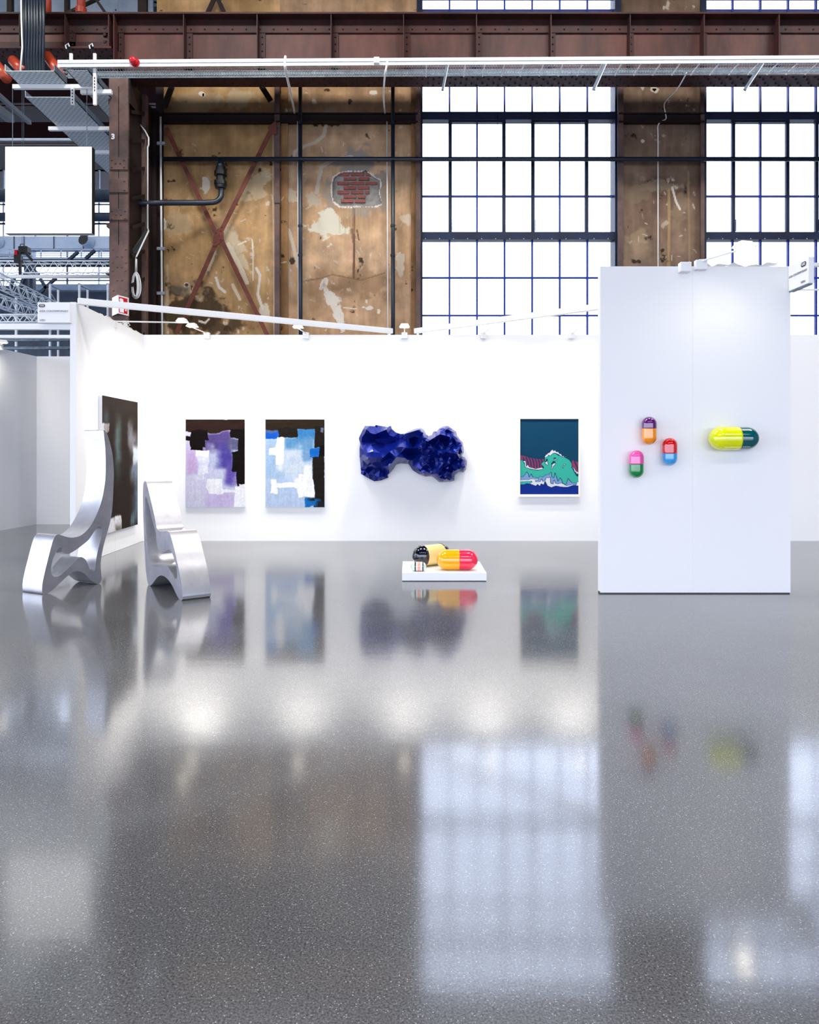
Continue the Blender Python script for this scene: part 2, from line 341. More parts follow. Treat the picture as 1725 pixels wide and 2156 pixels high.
def extraB(img, xx, yy, n):
    img = patch(img, xx, yy, 745, 345, 48, 30, (142,136,130), n, .85, .5); img = patch(img, xx, yy, 755, 400, 66, 44, (150,140,128), n, .8, .3)
    img = stroke(img, xx, yy, [(688,258),(682,285),(665,300),(640,308),(620,320),(618,345)], 3.4, (196,182,164), n, .9)
    img = stroke(img, xx, yy, [(740,330),(700,338),(678,350),(672,375),(667,405)], 4, (196,184,168), n, .9)
    img = patch(img, xx, yy, 657, 420, 17, 22, (186,172,152), n, .9); img = patch(img, xx, yy, 690, 480, 34, 26, (212,206,184), n, 1, .25)
    img = patch(img, xx, yy, 700, 465, 22, 18, (214,206,184), n, .9, .25); img = patch(img, xx, yy, 612, 415, 12, 14, (200,190,172), n, .6)
    img = stroke(img, xx, yy, [(608,485),(616,510),(624,545),(627,560)], 4, (200,188,170), n, .8); img = stroke(img, xx, yy, [(606,550),(610,600)], 4, (196,182,160), n, .5)
    img = patch(img, xx, yy, 683, 596, 8, 12, PALE, n, 1, .2, .6); img = patch(img, xx, yy, 700, 630, 13, 20, PALE, n, 1, .2, -.5); img = patch(img, xx, yy, 714, 662, 9, 24, PALE, n, 1, .2, -.2)
    img = stroke(img, xx, yy, [(686,610),(700,640),(712,668),(722,695)], 5, PALE, n, .9)
    img = stroke(img, xx, yy, [(745,440),(746,490),(745,585)], 2.2, (96,66,52), n, .8); img = stroke(img, xx, yy, [(752,485),(756,505)], 1.5, (110,80,60), n, .8)
    img = patch(img, xx, yy, 745, 495, 6, 14, (120,88,74), n, .8); img = stroke(img, xx, yy, [(724,648),(750,650)], 1.2, PALE, n); img = patch(img, xx, yy, 775, 648, 10, 5, PALE, n)
    img = patch(img, xx, yy, 772, 635, 3, 4, PALE, n); img = patch(img, xx, yy, 798, 655, 4, 5, PALE, n); img = stroke(img, xx, yy, [(836,540),(843,532)], 1.5, PALE, n)
    img = patch(img, xx, yy, 842, 560, 9, 22, (206,192,170), n, .8, .3); img = patch(img, xx, yy, 856, 460, 12, 9, (206,192,170), n, .7, .3)
    img = patch(img, xx, yy, 692, 232, 16, 6, (176,164,140), n, .6, .4); img = patch(img, xx, yy, 783, 195, 9, 5, PALE, n); img = patch(img, xx, yy, 643, 220, 6, 6, (170,130,110), n)
    img = patch(img, xx, yy, 760, 600, 60, 26, (128,96,66), n, .4, .7); img = stroke(img, xx, yy, [(640,592),(680,585),(700,578),(760,590),(810,575)], 1.6, (122,90,62), n, .5)
    for q in range(9):
        xq = 715+q*6; img = stroke(img, xx, yy, [(xq,440),(xq+1,470+random.random()*60)], 1.2, (184,156,116), n, .5)
    dd = np.min([np.hypot(xx-(PB[i][0]*(1-t)+PB[(i+1) % len(PB)][0]*t), yy-(PB[i][1]*(1-t)+PB[(i+1) % len(PB)][1]*t)) for i in range(len(PB)) for t in (0,.25,.5,.75)], axis=0)
    m = sstep((2.2+6*(n-.4)-dd)/1.5+.5)[..., None]; return img*(1-m)+np.array((216,208,198))*m
def extraP(img, xx, yy, n):
    img = patch(img, xx, yy, 1395, 390, 45, 12, (150,132,110), n, .7, .4); img = patch(img, xx, yy, 1340, 410, 26, 16, (132,116,92), n, .6, .4)
    img = patch(img, xx, yy, 1432, 440, 14, 40, (140,118,96), n, .6, .5, .3); img = stroke(img, xx, yy, [(1409,400),(1408,600)], 3, (170,142,96), n, .7)
    img = patch(img, xx, yy, 1378, 188, 8, 6, PALE, n, .8); img = patch(img, xx, yy, 1378, 189, 4, 3, (8,8,8), n*0+.5)
    img = patch(img, xx, yy, 1400, 470, 12, 8, (190,176,150), n, .7); img = patch(img, xx, yy, 1345, 500, 16, 18, (160,140,110), n, .5, .5)
    img = stroke(img, xx, yy, [(1416,395),(1424,425),(1432,440)], 2.4, (205,195,180), n); img = patch(img, xx, yy, 1354, 297, 4, 4, PALE, n, .8)
    img = stroke(img, xx, yy, [(1450,360),(1452,560)], 2, (160,134,96), n, .5); return img
TA = ((188,152,108),(160,126,84),(134,108,80)); TB = ((196,162,128),(170,136,102),(148,120,96)); TP = ((138,116,96),(108,86,72),(86,74,66))
def bay(px0, px1, tone, seed, extra, hole=None):
    py0 = HY-(TOPZ-EYE)*F/WY; py1 = 1045.0; step = 2.0
    img, nu, nv, xx, yy = plaster_colors(px0, py0, px1, py1, step, tone, seed, extra)
    mask = None
    hh = (vnoise((nv+1, nu+1), 30, seed+20, 4)-.5)*.03
    if hole is not None:
        wob = vnoise(xx.shape, 4, 99, 2); mask = ~inpoly(xx+(wob-.5)*5, yy+(wob.T[:1, :1]-.5)*0+(vnoise(xx.shape, 5, 98, 2)-.5)*5, hole)
    a = P(px0, py0, WY)
    return grid_obj('plaster_panel', a, (X(px1, WY)-X(px0, WY), 0, 0), (0, 0, Zh(py1, WY)-Zh(py0, WY)), nu, nv, M['plaster'], img, wb, height=hh, mask=mask)
bay(330, 590, TA, 3, extraA); bay(590, 890, TB, 11, extraB, PB); bay(1298, 1486, TP, 23, extraP); bay(-60, 262, ((150,156,170),)*3, 31, None) if False else None
# masonry behind the plaster, sill wall below the windows
m = MB(); m.box((X(330,WY), WY+.06, 0), (X(885,WY), WY+.5, TOPZ)); m.box((X(1300,WY), WY+.06, 0), (X(1484,WY), WY+.5, TOPZ))
m.box((X(885,WY), WY+.1, 0), (X(1300,WY), WY+.5, 2.9)); m.box((X(1484,WY), WY+.1, 0), (22, WY+.5, 2.9)); m.box((X(1900,WY), WY+.1, 2.9), (22, WY+.5, TOPZ))
m.build('masonry', M['mortar'], wb)
rows = [(363,[(715,735),(739,766),(770,783)]),(372.5,[(724,750),(755,778)]),(382,[(711,735),(738,767),(770,795)]),(391.5,[(724,750),(754,778)]),(401,[(711,735),(739,765),(769,778)]),(410.3,[(724,750),(754,769)]),(419.5,[(718,744),(747,769)])]
for y0, bs in rows:
    for b0, b1 in bs:
        mb = MB(); yy_ = WY+.025+random.uniform(-.006,.006)
        mb.pbox(b0+random.uniform(-.5,.5), y0+random.uniform(0,.6), b1, y0+6.7, yy_, .1)
        mb.build('brick', M['brick'], wb, bevel=.006)
# raised plaster pilaster strips next to the posts
def strip(px0, px1, tone, seed):
    py0 = 178; py1 = 760; img, nu, nv, xx, yy = plaster_colors(px0, py0, px1, py1, 2.0, tone, seed)
    a = P(px0, py0, WY-.05)
    yb = WY-.05
    mb = MB(); mb.box((X(px0,yb), yb+.003, Zh(py1,yb)), (X(px1,yb), WY+.02, Zh(py0,yb))); mb.build('plaster_edge', M['mortar'], wb)
    grid_obj('plaster_panel', a, (X(px1,yb)-X(px0,yb),0,0), (0,0,Zh(py1,yb)-Zh(py0,yb)), max(nu,2), nv, M['plaster'], img[:, :max(nu,2)], wb)
strip(592, 606, ((150,112,74),(126,92,58),(100,74,52)), 41); strip(866, 876, ((150,112,74),(120,90,60),(96,74,54)), 42)

# --- steel windows
def window(name, label, px0, ncol, pitch, rel):
    wn = struct(name, label, P(px0, 1000, WY)); px1 = px0+ncol*pitch-2.5
    yg = WY+.12; zt = 12.6
    def vb(cx, wpx, y0, y1, m, nm='glazing_bar', yy=WY+.06, th=.06):
        MB().box((X(cx-wpx/2, yy), yy, y1 if y1 > 20 else y1), (X(cx+wpx/2, yy), yy+th, y0)).build(nm, m, wn)
    top, bot = zt, 2.9
    def z(py): return Zh(py, WY+.06)
    # outer jambs
    for a, b in ((px0-12, px0), (px1, px1+13)):
        MB().box((X(a,WY), WY-.04, bot), (X(b,WY), WY+.2, top)).build('jamb', M['navydark'], wn)
    MB().box((X(px0-12,WY), WY-.02, bot-.12), (X(px1+13,WY), WY+.2, bot)).build('sill', M['navydark'], wn)
    for y0, y1 in ((239.5, 256), (491, 507)):
        MB().box((X(px0-8,WY), WY-.03, z(y1)), (X(px1+8,WY), WY+.16, z(y0))).build('transom', M['navydark'], wn)
    rv = MB()
    for k in range(14):
        cx = px0+6+k*29.6; c = P(cx, 502.5, WY-.03); rv.lathe(c, (0,-1,0), [(0,.009),(.008,.006)], 6)
    rv.build('bolt', M['whitemetal'], wn, kind='stuff')
    hs = [(-250,2.2),(-165,2.2),(-85,2.2),(-4,2.2),(20.5,3),(100,2.2),(333,2.6),(412.5,3.2),(584.5,3.4),(664,3.2),(743,3.2)]
    for py, hw in hs:
        MB().box((X(px0,WY+.07), WY+.065, z(py+hw/2)), (X(px1,WY+.07), WY+.125, z(py-hw/2))).build('glazing_bar', M['navy'], wn)
    xs = [px0+pitch*k-1.2 for k in range(1, ncol)]
    for k, cx in enumerate(xs):
        thick = k in (0, 2, 3, 5)
        vb(cx, 3.4, z(240), zt, M['navy']); vb(cx, 3.6, bot, z(500), M['navy'])
        if thick: vb(cx+(1.5 if k in (0, 3) else -1.5), 7, z(491), z(256), M['navydark'])
        else: vb(cx, 3.4, z(491), z(256), M['navy'])
    # top and bottom rails of the opening casements
    for k in (0, 3):
        if k+2 < len(xs)+1 and k+2 <= len(xs)-0:
            xa, xb = xs[k], xs[min(k+2, len(xs)-1)]
            for ya, yb_ in ((255, 258.5), (489, 492)):
                MB().box((X(xa,WY+.03), WY+.03, z(yb_)), (X(xb,WY+.03), WY+.13, z(ya))).build('casement_rail', M['navydark'], wn)
            MB().bar(P(xa+6, 487, WY+.02), P(xa+6, 462, WY+.0), .012).build('casement_handle', M['navydark'], wn)
    edges = [px0]+xs+[px1]; rows_ = [-300]+[-250,-165,-85,-4,20.5,100,181,248,333,412.5,499,584.5,664,743,806]
    for i in range(len(edges)-1):
        for j in range(len(rows_)-1):
            y0, y1 = rows_[j], rows_[j+1]
            if y1 < -10: continue
            MB().box((X(edges[i],yg), yg, z(y1)), (X(edges[i+1],yg), yg+.006, z(y0))).build('pane', M['glass'], wn)
    return wn
window('window_1', 'tall gridded steel window left of the dark plaster pier', 890, 7, 58.1, 0)
window('window_2', 'tall gridded steel window at the right edge', 1486.5, 7, 58.6, 0)
# purlins, posts and braces standing off the plaster
def steel(name, label, cat, parts, m, loc=None, group=None):
    t = thing(name, label, cat, loc or parts[0][1].v[0], group)
    for nm, mb, *mm in parts: mb.build(nm, mm[0] if mm else m, t)
    return t
yp = WY-.12
for nm, a, b, lab in (('purlin', 340, 880, 'black horizontal steel purlin across the ochre plaster below the girder'), ('purlin', 1304, 1484, 'black horizontal steel purlin across the dark plaster pier')):
    mb = MB().pbox(a, 236.5, b, 256.5, yp, .12); fl = MB().pbox(a, 236.5, b, 239, yp-.06, .06).pbox(a, 254, b, 256.5, yp-.06, .06)
    steel('purlin', lab, 'beam', [('web', mb), ('flange', fl)], M['black_steel'])
def post(px0, px1, lab, m, py0=120, py1=1049, yy=WY-.14, extra=None):
    mb = MB().pbox(px0, py0, px1, py1, yy, .02); w_ = MB().pbox((px0+px1)/2-1, py0, (px0+px1)/2+1, py1, yy+.02, .12)
    ps = [('flange', mb), ('web', w_)]
    if extra:
        for e in extra: ps.append(('cleat', MB().pbox(px0-1, e-7, px1+1, e+7, yy-.02, .02)))
    return steel('steel_post', lab, 'post', ps, m)
post(578, 589, 'narrow rusty steel post between the two ochre plaster bays', M['brown_steel'], extra=(420, 262))
post(876, 886, 'rusty steel post at the left jamb of the larger window', M['brown_steel'])
post(1301, 1313, 'dark steel post at the left edge of the plaster pier', M['brown_steel'])
post(1476, 1484, 'dark steel post at the right edge of the plaster pier', M['brown_steel'])
post(328, 344, 'dark brown steel post beside the white conduit at the first bay', M['black_steel'])
# rusty X brace
t = thing('cross_brace', 'rusty diagonal X-shaped steel brace over the first plaster bay', 'brace', P(460,500,WY-.2))
yb = WY-.17
for a, b in (((350,270),(458,498)), ((574,268),(460,498)), ((458,505),(372,700)), ((464,500),(566,712))):
    MB().bar(P(*a,yb), P(*b,yb), .08, .02, up=(0,1,0)).build('brace_bar', M['rust'], t)
g = MB(); c = [P(452,486,yb-.02),P(466,478,yb-.02),P(471,490,yb-.02),P(470,505,yb-.02),P(452,520,yb-.02),P(448,512,yb-.02)]
g.add(c+[v+Vector((0,.02,0)) for v in c], [(0,1,2,3,4,5),(11,10,9,8,7,6)]+[(i,(i+1)%6,(i+1)%6+6,i+6) for i in range(6)]); g.build('gusset_plate', M['rust'], t)
for px, py in ((467,478),(465,486),(455,490),(464,505),(453,510),(450,518)): MB().lathe(P(px,py,yb-.02),(0,-1,0),[(0,.016),(.012,.008)],8).build('rivet', M['rust'], t)
MB().add([P(563,268,yb-.02),P(582,252,yb-.02),P(582,282,yb-.02),P(570,285,yb-.02)],[(0,1,2,3)]).build('corner_gusset', M['rust'], t)
MB().add([P(540,652,yb-.02),P(558,672,yb-.02),P(552,680,yb-.02),P(540,668,yb-.02)],[(0,1,2,3)]).build('corner_gusset', M['rust'], t)
t = thing('knee_brace', 'black steel knee braces under the girder in the first bay', 'brace', P(350,180,WY-.2))
MB().bar(P(362,182,WY-.2), P(346,225,WY-.2), .1, .05, up=(0,1,0)).build('brace_bar', M['black_steel'], t)
MB().bar(P(551,182,WY-.2), P(570,212,WY-.2), .1, .05, up=(0,1,0)).build('brace_bar', M['black_steel'], t)
# upper bays: X brace stub above the girder
MB_ = MB().bar(P(436,30,WY-.15), P(464,-30,WY-.15), .08, .03, up=(0,1,0)).bar(P(474,30,WY-.15), P(445,-30,WY-.15), .08, .03, up=(0,1,0))
tag(MB_.build('cross_brace', M['black_steel'], origin=P(455,0,WY-.15)), 'black crossed brace bars at the top edge above the girder', 'brace')

# --- deep built-up column
t = thing('riveted_column', 'brown riveted steel column marked 3 behind the left partition', 'column', P(250,1100,12.7))
yc = 12.62
MB().box((X(230,yc), yc, 0), (X(270,yc), yc+.05, 8.0)).build('front_flange', M['brown_steel'], t)
MB().box((X(231,yc)-.0, yc+.05, 0), (X(231,yc)+.03, 13.2, 8.0)).build('side_plate', M['black_steel'], t)
MB().box((X(268,yc)-.05, yc+.05, 0), (X(268,yc)-.02, WY+.1, 8.0)).build('side_plate', M['black_steel'], t)
MB().box((X(268,yc)-.02, 13.35, 0), (X(268,yc)+.06, 13.47, 8.0)).build('rib', M['brown_steel'], t)
MB().box((X(268,yc)-.02, 13.9, 0), (X(268,yc)+.05, 14.0, 8.0)).build('rib', M['black_steel'], t)
def cplate(y0, y1, riv):
    MB().pbox(230.5, y0, 269.5, y1, yc-.025, .025).build('cover_plate', M['brown_steel'], t, bevel=.004)
    for px, py in riv: MB().lathe(P(px, py, yc-.025), (0,-1,0), [(0,.018),(.008,.016),(.016,.006)], 8).build('rivet', M['brown_steel'], t)
cplate(331, 357, [(235,337),(261,337),(235,352),(261,352),(243,344),(253,344)])
cplate(375, 405, [(262,381),(262,400)]); cplate(439, 463, [(236,444),(264,444),(236,460),(264,460),(245,452),(255,452)])
cplate(516, 700, [(238,525),(265,525),(247,540),(257,540),(238,553),(265,553),(247,562),(257,562),(238,570),(265,570),(247,590),(257,590),(239,611),(266,611)])
mb = MB(); 
for y0, y1 in ((182,331),(357,375),(405,439),(463,516)): mb.pbox(249, y0, 250.5, y1, yc-.004, .01)
mb.build('flange_seam', M['black_steel'], t)
fl = MB().pbox(224,470,236,478,yc+.02,.3); fl.pbox(222,575,234,577,yc+.02,.3); fl.build('bracket', M['brown_steel'], t)
def text(s, loc, size, m, parent=None, name='lettering', rot=(math.pi/2,0,0), align='CENTER', ext=.002, bold=0):
    cu = bpy.data.curves.new(name, 'FONT'); cu.body = s; cu.size = size; cu.align_x = align; cu.align_y = 'CENTER'; cu.extrude = ext; cu.offset = bold
    cu.materials.append(m); o = bpy.data.objects.new(name, cu); COL.objects.link(o); o.rotation_euler = rot
    bpy.context.view_layer.update(); me = bpy.data.meshes.new_from_object(o.evaluated_get(bpy.context.evaluated_depsgraph_get()))
    me.name = name; o2 = bpy.data.objects.new(name, me); o2.rotation_euler = rot; bpy.data.objects.remove(o); COL.objects.link(o2)
    o2.location = Vector(loc)-(wloc(parent) if parent else Vector())
    if parent: o2.parent = parent
    return o2
text('3', P(238,288,yc-.006), .125, M['signwhite'], t, 'painted_number', bold=.006)
t = thing('column_web', 'black steel side web with ribs behind the marked column', 'column', P(300,1000,13.4))
MB().box((X(268,yc)-.01, WY-.02, 0), (X(330,WY), WY+.1, 8.2)).build('web_plate', M['black_steel'], t)
for k in range(9):
    z0 = 3.4+k*.5; MB().bar((X(268,yc)+.03, 12.75, z0), (X(268,yc)+.03, 13.35, z0+.25), .02, .06).build('lacing_bar', M['black_steel'], t)

# --- riveted girder
gy0, gweb, gy1 = 12.6, 12.80, 13.0
zb, zt_ = Zh(159, gy0), Zh(25, gy0)
def girder(px0, px1, zb, zt, name, label, stiff, tray=True):
    t = thing(name, label, 'beam', ((X(px0,gy0)+X(px1,gy0))/2, gweb, zb))
    x0, x1 = X(px0, gy0), X(px1, gy0)
    MB().box((x0, gweb, zb+.02), (x1, gweb+.02, zt-.02)).build('web_plate', M['girder_panel'], t)
    MB().box((x0, gy0, zt-.03), (x1, gy1, zt)).build('top_flange', M['girder'], t)
    MB().box((x0, gy0, zb), (x1, gy1, zb+.03)).build('bottom_flange', M['girder'], t)
    MB().box((x0, gweb-.03, zt-.26), (x1, gweb, zt-.03)).build('top_angle', M['girder'], t)
    MB().box((x0, gweb-.03, zb+.03), (x1, gweb, zb+.2)).build('bottom_angle', M['girder'], t)
    rv = MB()
    for s in stiff:
        xs_ = X(s, gy0)
        MB().box((xs_-.008, gy0+.01, zb+.03), (xs_+.008, gweb, zt-.03)).build('stiffener', M['girder'], t)
        MB().box((xs_, gweb-.03, zb+.03), (xs_+.11, gweb-.001, zt-.27)).build('stiffener_angle', M['girder'], t)
        for q in range(6): rv.lathe((xs_+.06, gweb-.03, zb+.15+q*.12), (0,-1,0), [(0,.016),(.008,.014),(.014,.005)], 7)
    xx = x0+.1
    while xx < x1: rv.lathe((xx, gweb-.03, zt-.2), (0,-1,0), [(0,.016),(.008,.014),(.014,.005)], 7); xx += .24
    xx = x0+.1; k = 0
    while xx < x1:
        for q, yq in enumerate((gy0+.06, gy0+.13, gy1-.13, gy1-.05)):
            rv.lathe((xx+(q % 2)*.09, yq, zb), (0,0,-1), [(0,.02),(.01,.018),(.018,.006)], 7)
        xx += .19
    rv.build('rivets', M['black_steel'], t, kind='stuff'); return t
girder(236, 2100, zb, zt_, 'riveted_girder', 'dark red riveted steel girder running above the windows', [239,386,541,697,850,1004,1161,1328,1484,1642,1800,1955])
sg = girder(-260, 234, Zh(101,gy0), zt_, 'short_girder', 'shallower dark red girder left of the column head', [-120, 40, 136, 228])
tag(MB().box((X(226,gy0), gy0+.05, Zh(215,gy0)), (X(272,gy0), gy1, zb)).build('bearing_block', M['black_steel'], origin=P(250,190,gy0)), 'black bearing block where the marked column meets the girder', 'column')
for i in range(3): MB().lathe(P(222, 60+i*15, gweb), (0,-1,0), [(0,.04),(.04,.025)], 10).build('bolt', M['black_steel'], sg)
# upper left infill panel and red riser
tag(MB().box((X(-60,WY+.3), WY+.3, Zh(110,WY+.3)), (X(322,WY+.3), WY+.35, TOPZ)).build('wall_infill', M['bluegrey']), kind='structure')
for a, b in ((290,308),(135,143),(14,24)):
    tag(MB().pbox(a,-80,b,30,WY-.1,.1).build('upper_post', M['black_steel'], origin=P(a,0,WY-.1)), {290:'black post above the column head',135:'thin black post left of the red riser',14:'black post near the upper left corner'}[a], 'post')
t = thing('red_riser', 'glossy red riser pipe with collar above the short girder', 'pipe', P(171,28,13.6))
MB().tube([P(171,40,13.6), P(171,-60,13.6)], .075, 20).build('pipe', M['terracotta'], t, smooth=True); MB().tube([P(171,30,13.6), P(171,18,13.6)], .1, 20).build('collar', M['terracotta'], t)
tag(MB().tube([P(101,40,13.6), P(101,-60,13.6)], .06, 16).build('red_pipe', M['terracotta'], origin=P(101,20,13.6), smooth=True), 'red pipe half hidden behind the cable bundle', 'pipe')
tag(MB().bar(P(142,28,13.8), P(222,-10,13.8), .05,.05).bar(P(196,-10,13.8), P(224,30,13.8), .06,.05).build('roof_brace', M['black_steel'], origin=P(180,10,13.8)), 'thin black diagonal bracing bars right of the red riser', 'brace')
for a, b, lab in (((100,118),(128,158),'fat red elbow pipe ending beside the tray'), ((-12,130),(14,165),'red pipe end at the left edge under the short girder'),((28,128),(48,150),'small red pipe stub behind the white cable')):
    tag(MB().tube([P(a[0],a[1],12.5), P(b[0],b[1],12.2)], .085, 20).build('red_elbow', M['terracotta'], origin=P(b[0],b[1],13), smooth=True), lab, 'pipe')

# --- cable bundle and cable trays
t = thing('cable_bundle', 'thick bundle of dark vertical cables in front of the short girder', 'cable', P(68,145,12.2))
for k in range(8): MB().tube([P(49+k*6, -60, 12.2), P(49+k*6+random.uniform(-1,1), 40, 12.2), P(49+k*6, 152, 12.2)], .022, 8).build('cable', M['pipe'], t, smooth=True)
MB().pbox(44,-60,93,30,12.25,.06).build('cable_clamp', M['black'], t)
tag(MB().tube([P(44,-40,12.15),P(45,40,12.15),P(47,100,12.15),P(43,148,12.1)], .014, 8).build('white_cable', M['cable'], origin=P(45,60,12.15), smooth=True), 'white cable hanging beside the dark cable bundle', 'cable')
t = thing('cable_tray', 'long white perforated cable tray hanging in front of the girder', 'cable tray', P(900,135,11.6))
yl, yr = 11.65, 11.5; ztray = Zh(141, yl)
a = Vector((X(121,yl), yl, ztray)); b = Vector((X(1900,yr), yr, ztray)); D = (b-a)
rim = MB(); rim.add([a, b, b+Vector((0,0,.112)), a+Vector((0,0,.112)), a+Vector((0,.012,0)), b+Vector((0,.012,0)), b+Vector((0,.012,.112)), a+Vector((0,.012,.112))], [(0,1,2,3),(4,7,6,5),(3,2,6,7),(0,4,5,1),(0,3,7,4),(1,5,6,2)])
rim.build('front_rim', M['whitemetal'], t)
bk = MB(); o_ = Vector((0,.36,0)); bk.add([a+o_, b+o_, b+o_+Vector((0,0,.11)), a+o_+Vector((0,0,.11))], [(0,1,2,3)]); bk.build('back_rim', M['galvdark'], t)
gr = MB(); n = 640
for k in range(n):
    p = a+D*(k/n)
    if k % 2 == 0: gr.box((p.x, p.y+.02, p.z), (p.x+.005, p.y+.34, p.z+.004))
    else: 
        for q in (.03,.15,.27): gr.box((p.x-.012, p.y+q, p.z+.001), (p.x+.014, p.y+q+.045, p.z+.005))
gr.build('perforated_base', M['galv'], t, kind='stuff')
groove = MB(); gp = a+Vector((0,-.003,.054)); gq = b+Vector((0,-.003,.054)); groove.bar(gp, gq, .004, .006); groove.build('rim_groove', M['galvdark'], t)
hl = MB()
for k in range(420):
    p = a+D*(k/420)+Vector((0,-.002,.085))
    hl.box((p.x, p.y, p.z), (p.x+.014, p.y+.004, p.z+.005)); hl.box((p.x, p.y, p.z-.062), (p.x+.014, p.y+.004, p.z-.057))
hl.build('rim_slots', M['seam'], t, kind='stuff')
for k in range(21):
    px = 904+k*41; p = a+D*((px-121)/(1900-121)); MB().bar(p+Vector((0,.02,-.004)), p+Vector((0,.36,-.004)), .018, .014).build('rung', M['whitemetal'], t)
for k, (px, lean, lab) in enumerate(((933,0,'short'),(1260,0,''),(1590,0,''))):
    top = P(px+9, 138, 11.45) if k == 0 else P(px+14, 136, 11.4); bot = P(px, 192 if k == 0 else 190, 12.5 if k == 0 else 11.9)
    bot = P(px-1 if k==0 else px-10 if k==1 else px-22, 190, 11.45)
    MB().bar(top, bot, .035, .05).build('strut_arm', M['galvdark'], t); MB().bar(top+Vector((.02,-.03,0)), bot+Vector((.02,-.03,0)), .008, .01).build('strut_lip', M['whitemetal'], t)
t = thing('red_beacon', 'round red beacon lamp on the long cable tray', 'lamp', P(282,131,11.55))
MB().lathe(P(282,131,11.62), (.1,-1,0), [(0,.06),(.03,.065),(.06,.06),(.09,.045),(.1,.02)], 20).build('dome', M['red'], t, smooth=True)
MB().lathe(P(285,132,11.63), (.1,-1,0), [(0,.07),(.015,.07)], 20).build('base_ring', M['red'], t)
tag(MB().pbox(787,119,799,132,11.5,.1).build('sensor_box', M['whitemetal'], origin=P(793,126,11.5), bevel=.01), 'small white junction box on top of the cable tray', 'box')
def cable(pts, r, lab, m='cable', y=11.5):
    q = [P(*p, y) if len(p) == 2 else P(*p) for p in pts]
    # smooth by Catmull-Rom
    out = []
    for i in range(len(q)-1):
        p0, p1, p2, p3 = q[max(i-1,0)], q[i], q[i+1], q[min(i+2,len(q)-1)]
        for s in range(5):
            u = s/5; out.append(.5*((2*p1)+(p2-p0)*u+(2*p0-5*p1+4*p2-p3)*u*u+(3*p1-p0-3*p2+p3)*u**3))
    out.append(q[-1]); c = out[0]
    return tag(MB().tube(out, r, 8).build('hanging_cable', M[m], origin=c, smooth=True), lab, 'cable')
cable([(601,119,11.5),(600,135,11.4),(602,150,11.5),(612,195,12.6),(621,238,14)], .02, 'white cable dropping left from the tray over the plaster')
cable([(817,124,11.5),(814,140,11.45),(810,165,11.6),(808,205,12.6),(811,238,14)], .016, 'white cable dropping beside the junction box', y=11.5)
cable([(1446,154,11.8),(1425,190,12.8),(1400,217,13.9),(1402,240,14.05),(1402,251,14.05),(1387,262,14.08),(1386,300,14.1),(1386,480,14.1),(1386,620,14.1)], .011, 'white cable snaking down the dark plaster pier')
cable([(1048,240,14.16),(1048,280,14.1),(1048,331,13.96)], .005, 'thin cord hanging in front of the large window', 'pipe')

# --- pipes on the wall
t = thing('fire_main', 'blue-black horizontal water pipe with valve branch across the bays', 'pipe', P(465,335,13.9))
yq = 13.95
MB().tube([P(325,335,yq), P(1900,335,yq)], .042, 14).build('pipe', M['pipe'], t, smooth=True)
pts = [P(465,336,yq)]+[P(465,375,yq), P(466,400,yq)]+[P(466-18+18*math.cos(u), 408+18*math.sin(u), yq-.02*k) for k, u in enumerate([.1,.4,.8,1.2,1.5])]+[P(430,427,yq-.1), P(350,427,yq-.4), P(278,428,yq-.8)]
MB().tube(pts, .052, 14).build('branch_pipe', M['pipe'], t, smooth=True)
MB().lathe(P(464.5,352,yq), (0,0,-1), [(0,.09),(.08,.1),(.085,.12),(.16,.12),(.17,.08),(.26,.085),(.27,.12),(.34,.12),(.345,.11),(.4,.1),(.41,.06)], 20).build('valve', M['black'], t, smooth=False)
MB().lathe(P(465,338,yq), (0,0,-1), [(0,.045),(.08,.075),(.14,.06)], 16).build('tee', M['pipe'], t)
for a, b, lab in ((628,637,'blue-black vertical downpipe left of the brick patch'), (824,830.5,'blue-black vertical downpipe right of the brick patch')):
    c = (a+b)/2; t = thing('downpipe', lab, 'pipe', P(c+.8,900,13.95)); MB().tube([P(c,170,13.95), P(c+.8,900,13.95)], .038, 14).build('pipe', M['pipe'], t, smooth=True)
    for q in (262, 478, 540): MB().lathe(P(c,q,13.95), (0,0,1), [(0,.046),(.04,.046)], 14).build('pipe_clip', M['pipe'], t)
def conduit(a, b, r, lab, y=14.02, clips=()):
    t = thing('conduit', lab, 'pipe', P(b[0],b[1],y)); MB().tube([P(*a,y), P(*b,y)], r, 10).build('tube', M['cable'], t, smooth=True)
    for c in clips: MB().pbox(a[0]-8, c-3, a[0]+9, c+3, y-.03, .05).build('clip', M['galv'], t)
conduit((627,256),(630,900), .012, 'thin white conduit beside the left downpipe'); conduit((815,256),(818,900), .012, 'thin white conduit beside the right downpipe')
conduit((338,246),(343,900), .02, 'white conduit with metal clips along the dark column web', 13.9, (301,427,523,617))
tag(MB().tube([P(272,248,13.3),P(282,246,13.3),P(305,275,13.3),P(313,290,13.3),P(313,305,13.3),P(311,310,13.3),P(311,480,13.3),P(313,487,13.3),P(287,540,13.0)], .014, 8).build('bent_conduit', M['cable'], origin=P(311,400,13.3), smooth=True), 'thin bent white conduit leading to the black slanted fitting', 'pipe')
t = thing('slanted_fitting', 'dark slanted sheet fitting above the cable coil', 'fitting', P(292,515,13.1))
c = [P(304,487,13.1),P(312,486,13.1),P(286,540,12.9),P(272,547,12.9),P(276,530,12.9)]; n5 = [v+Vector((0,.04,.02)) for v in c]
MB().add(c+n5, [(0,1,2,3,4),(9,8,7,6,5)]+[(i,(i+1)%5,(i+1)%5+5,i+5) for i in range(5)]).build('housing', M['sheet_black'], t)
MB().tube([P(313,486,13.08), P(287,541,12.88)], .014, 8).build('edge_trim', M['cable'], t)
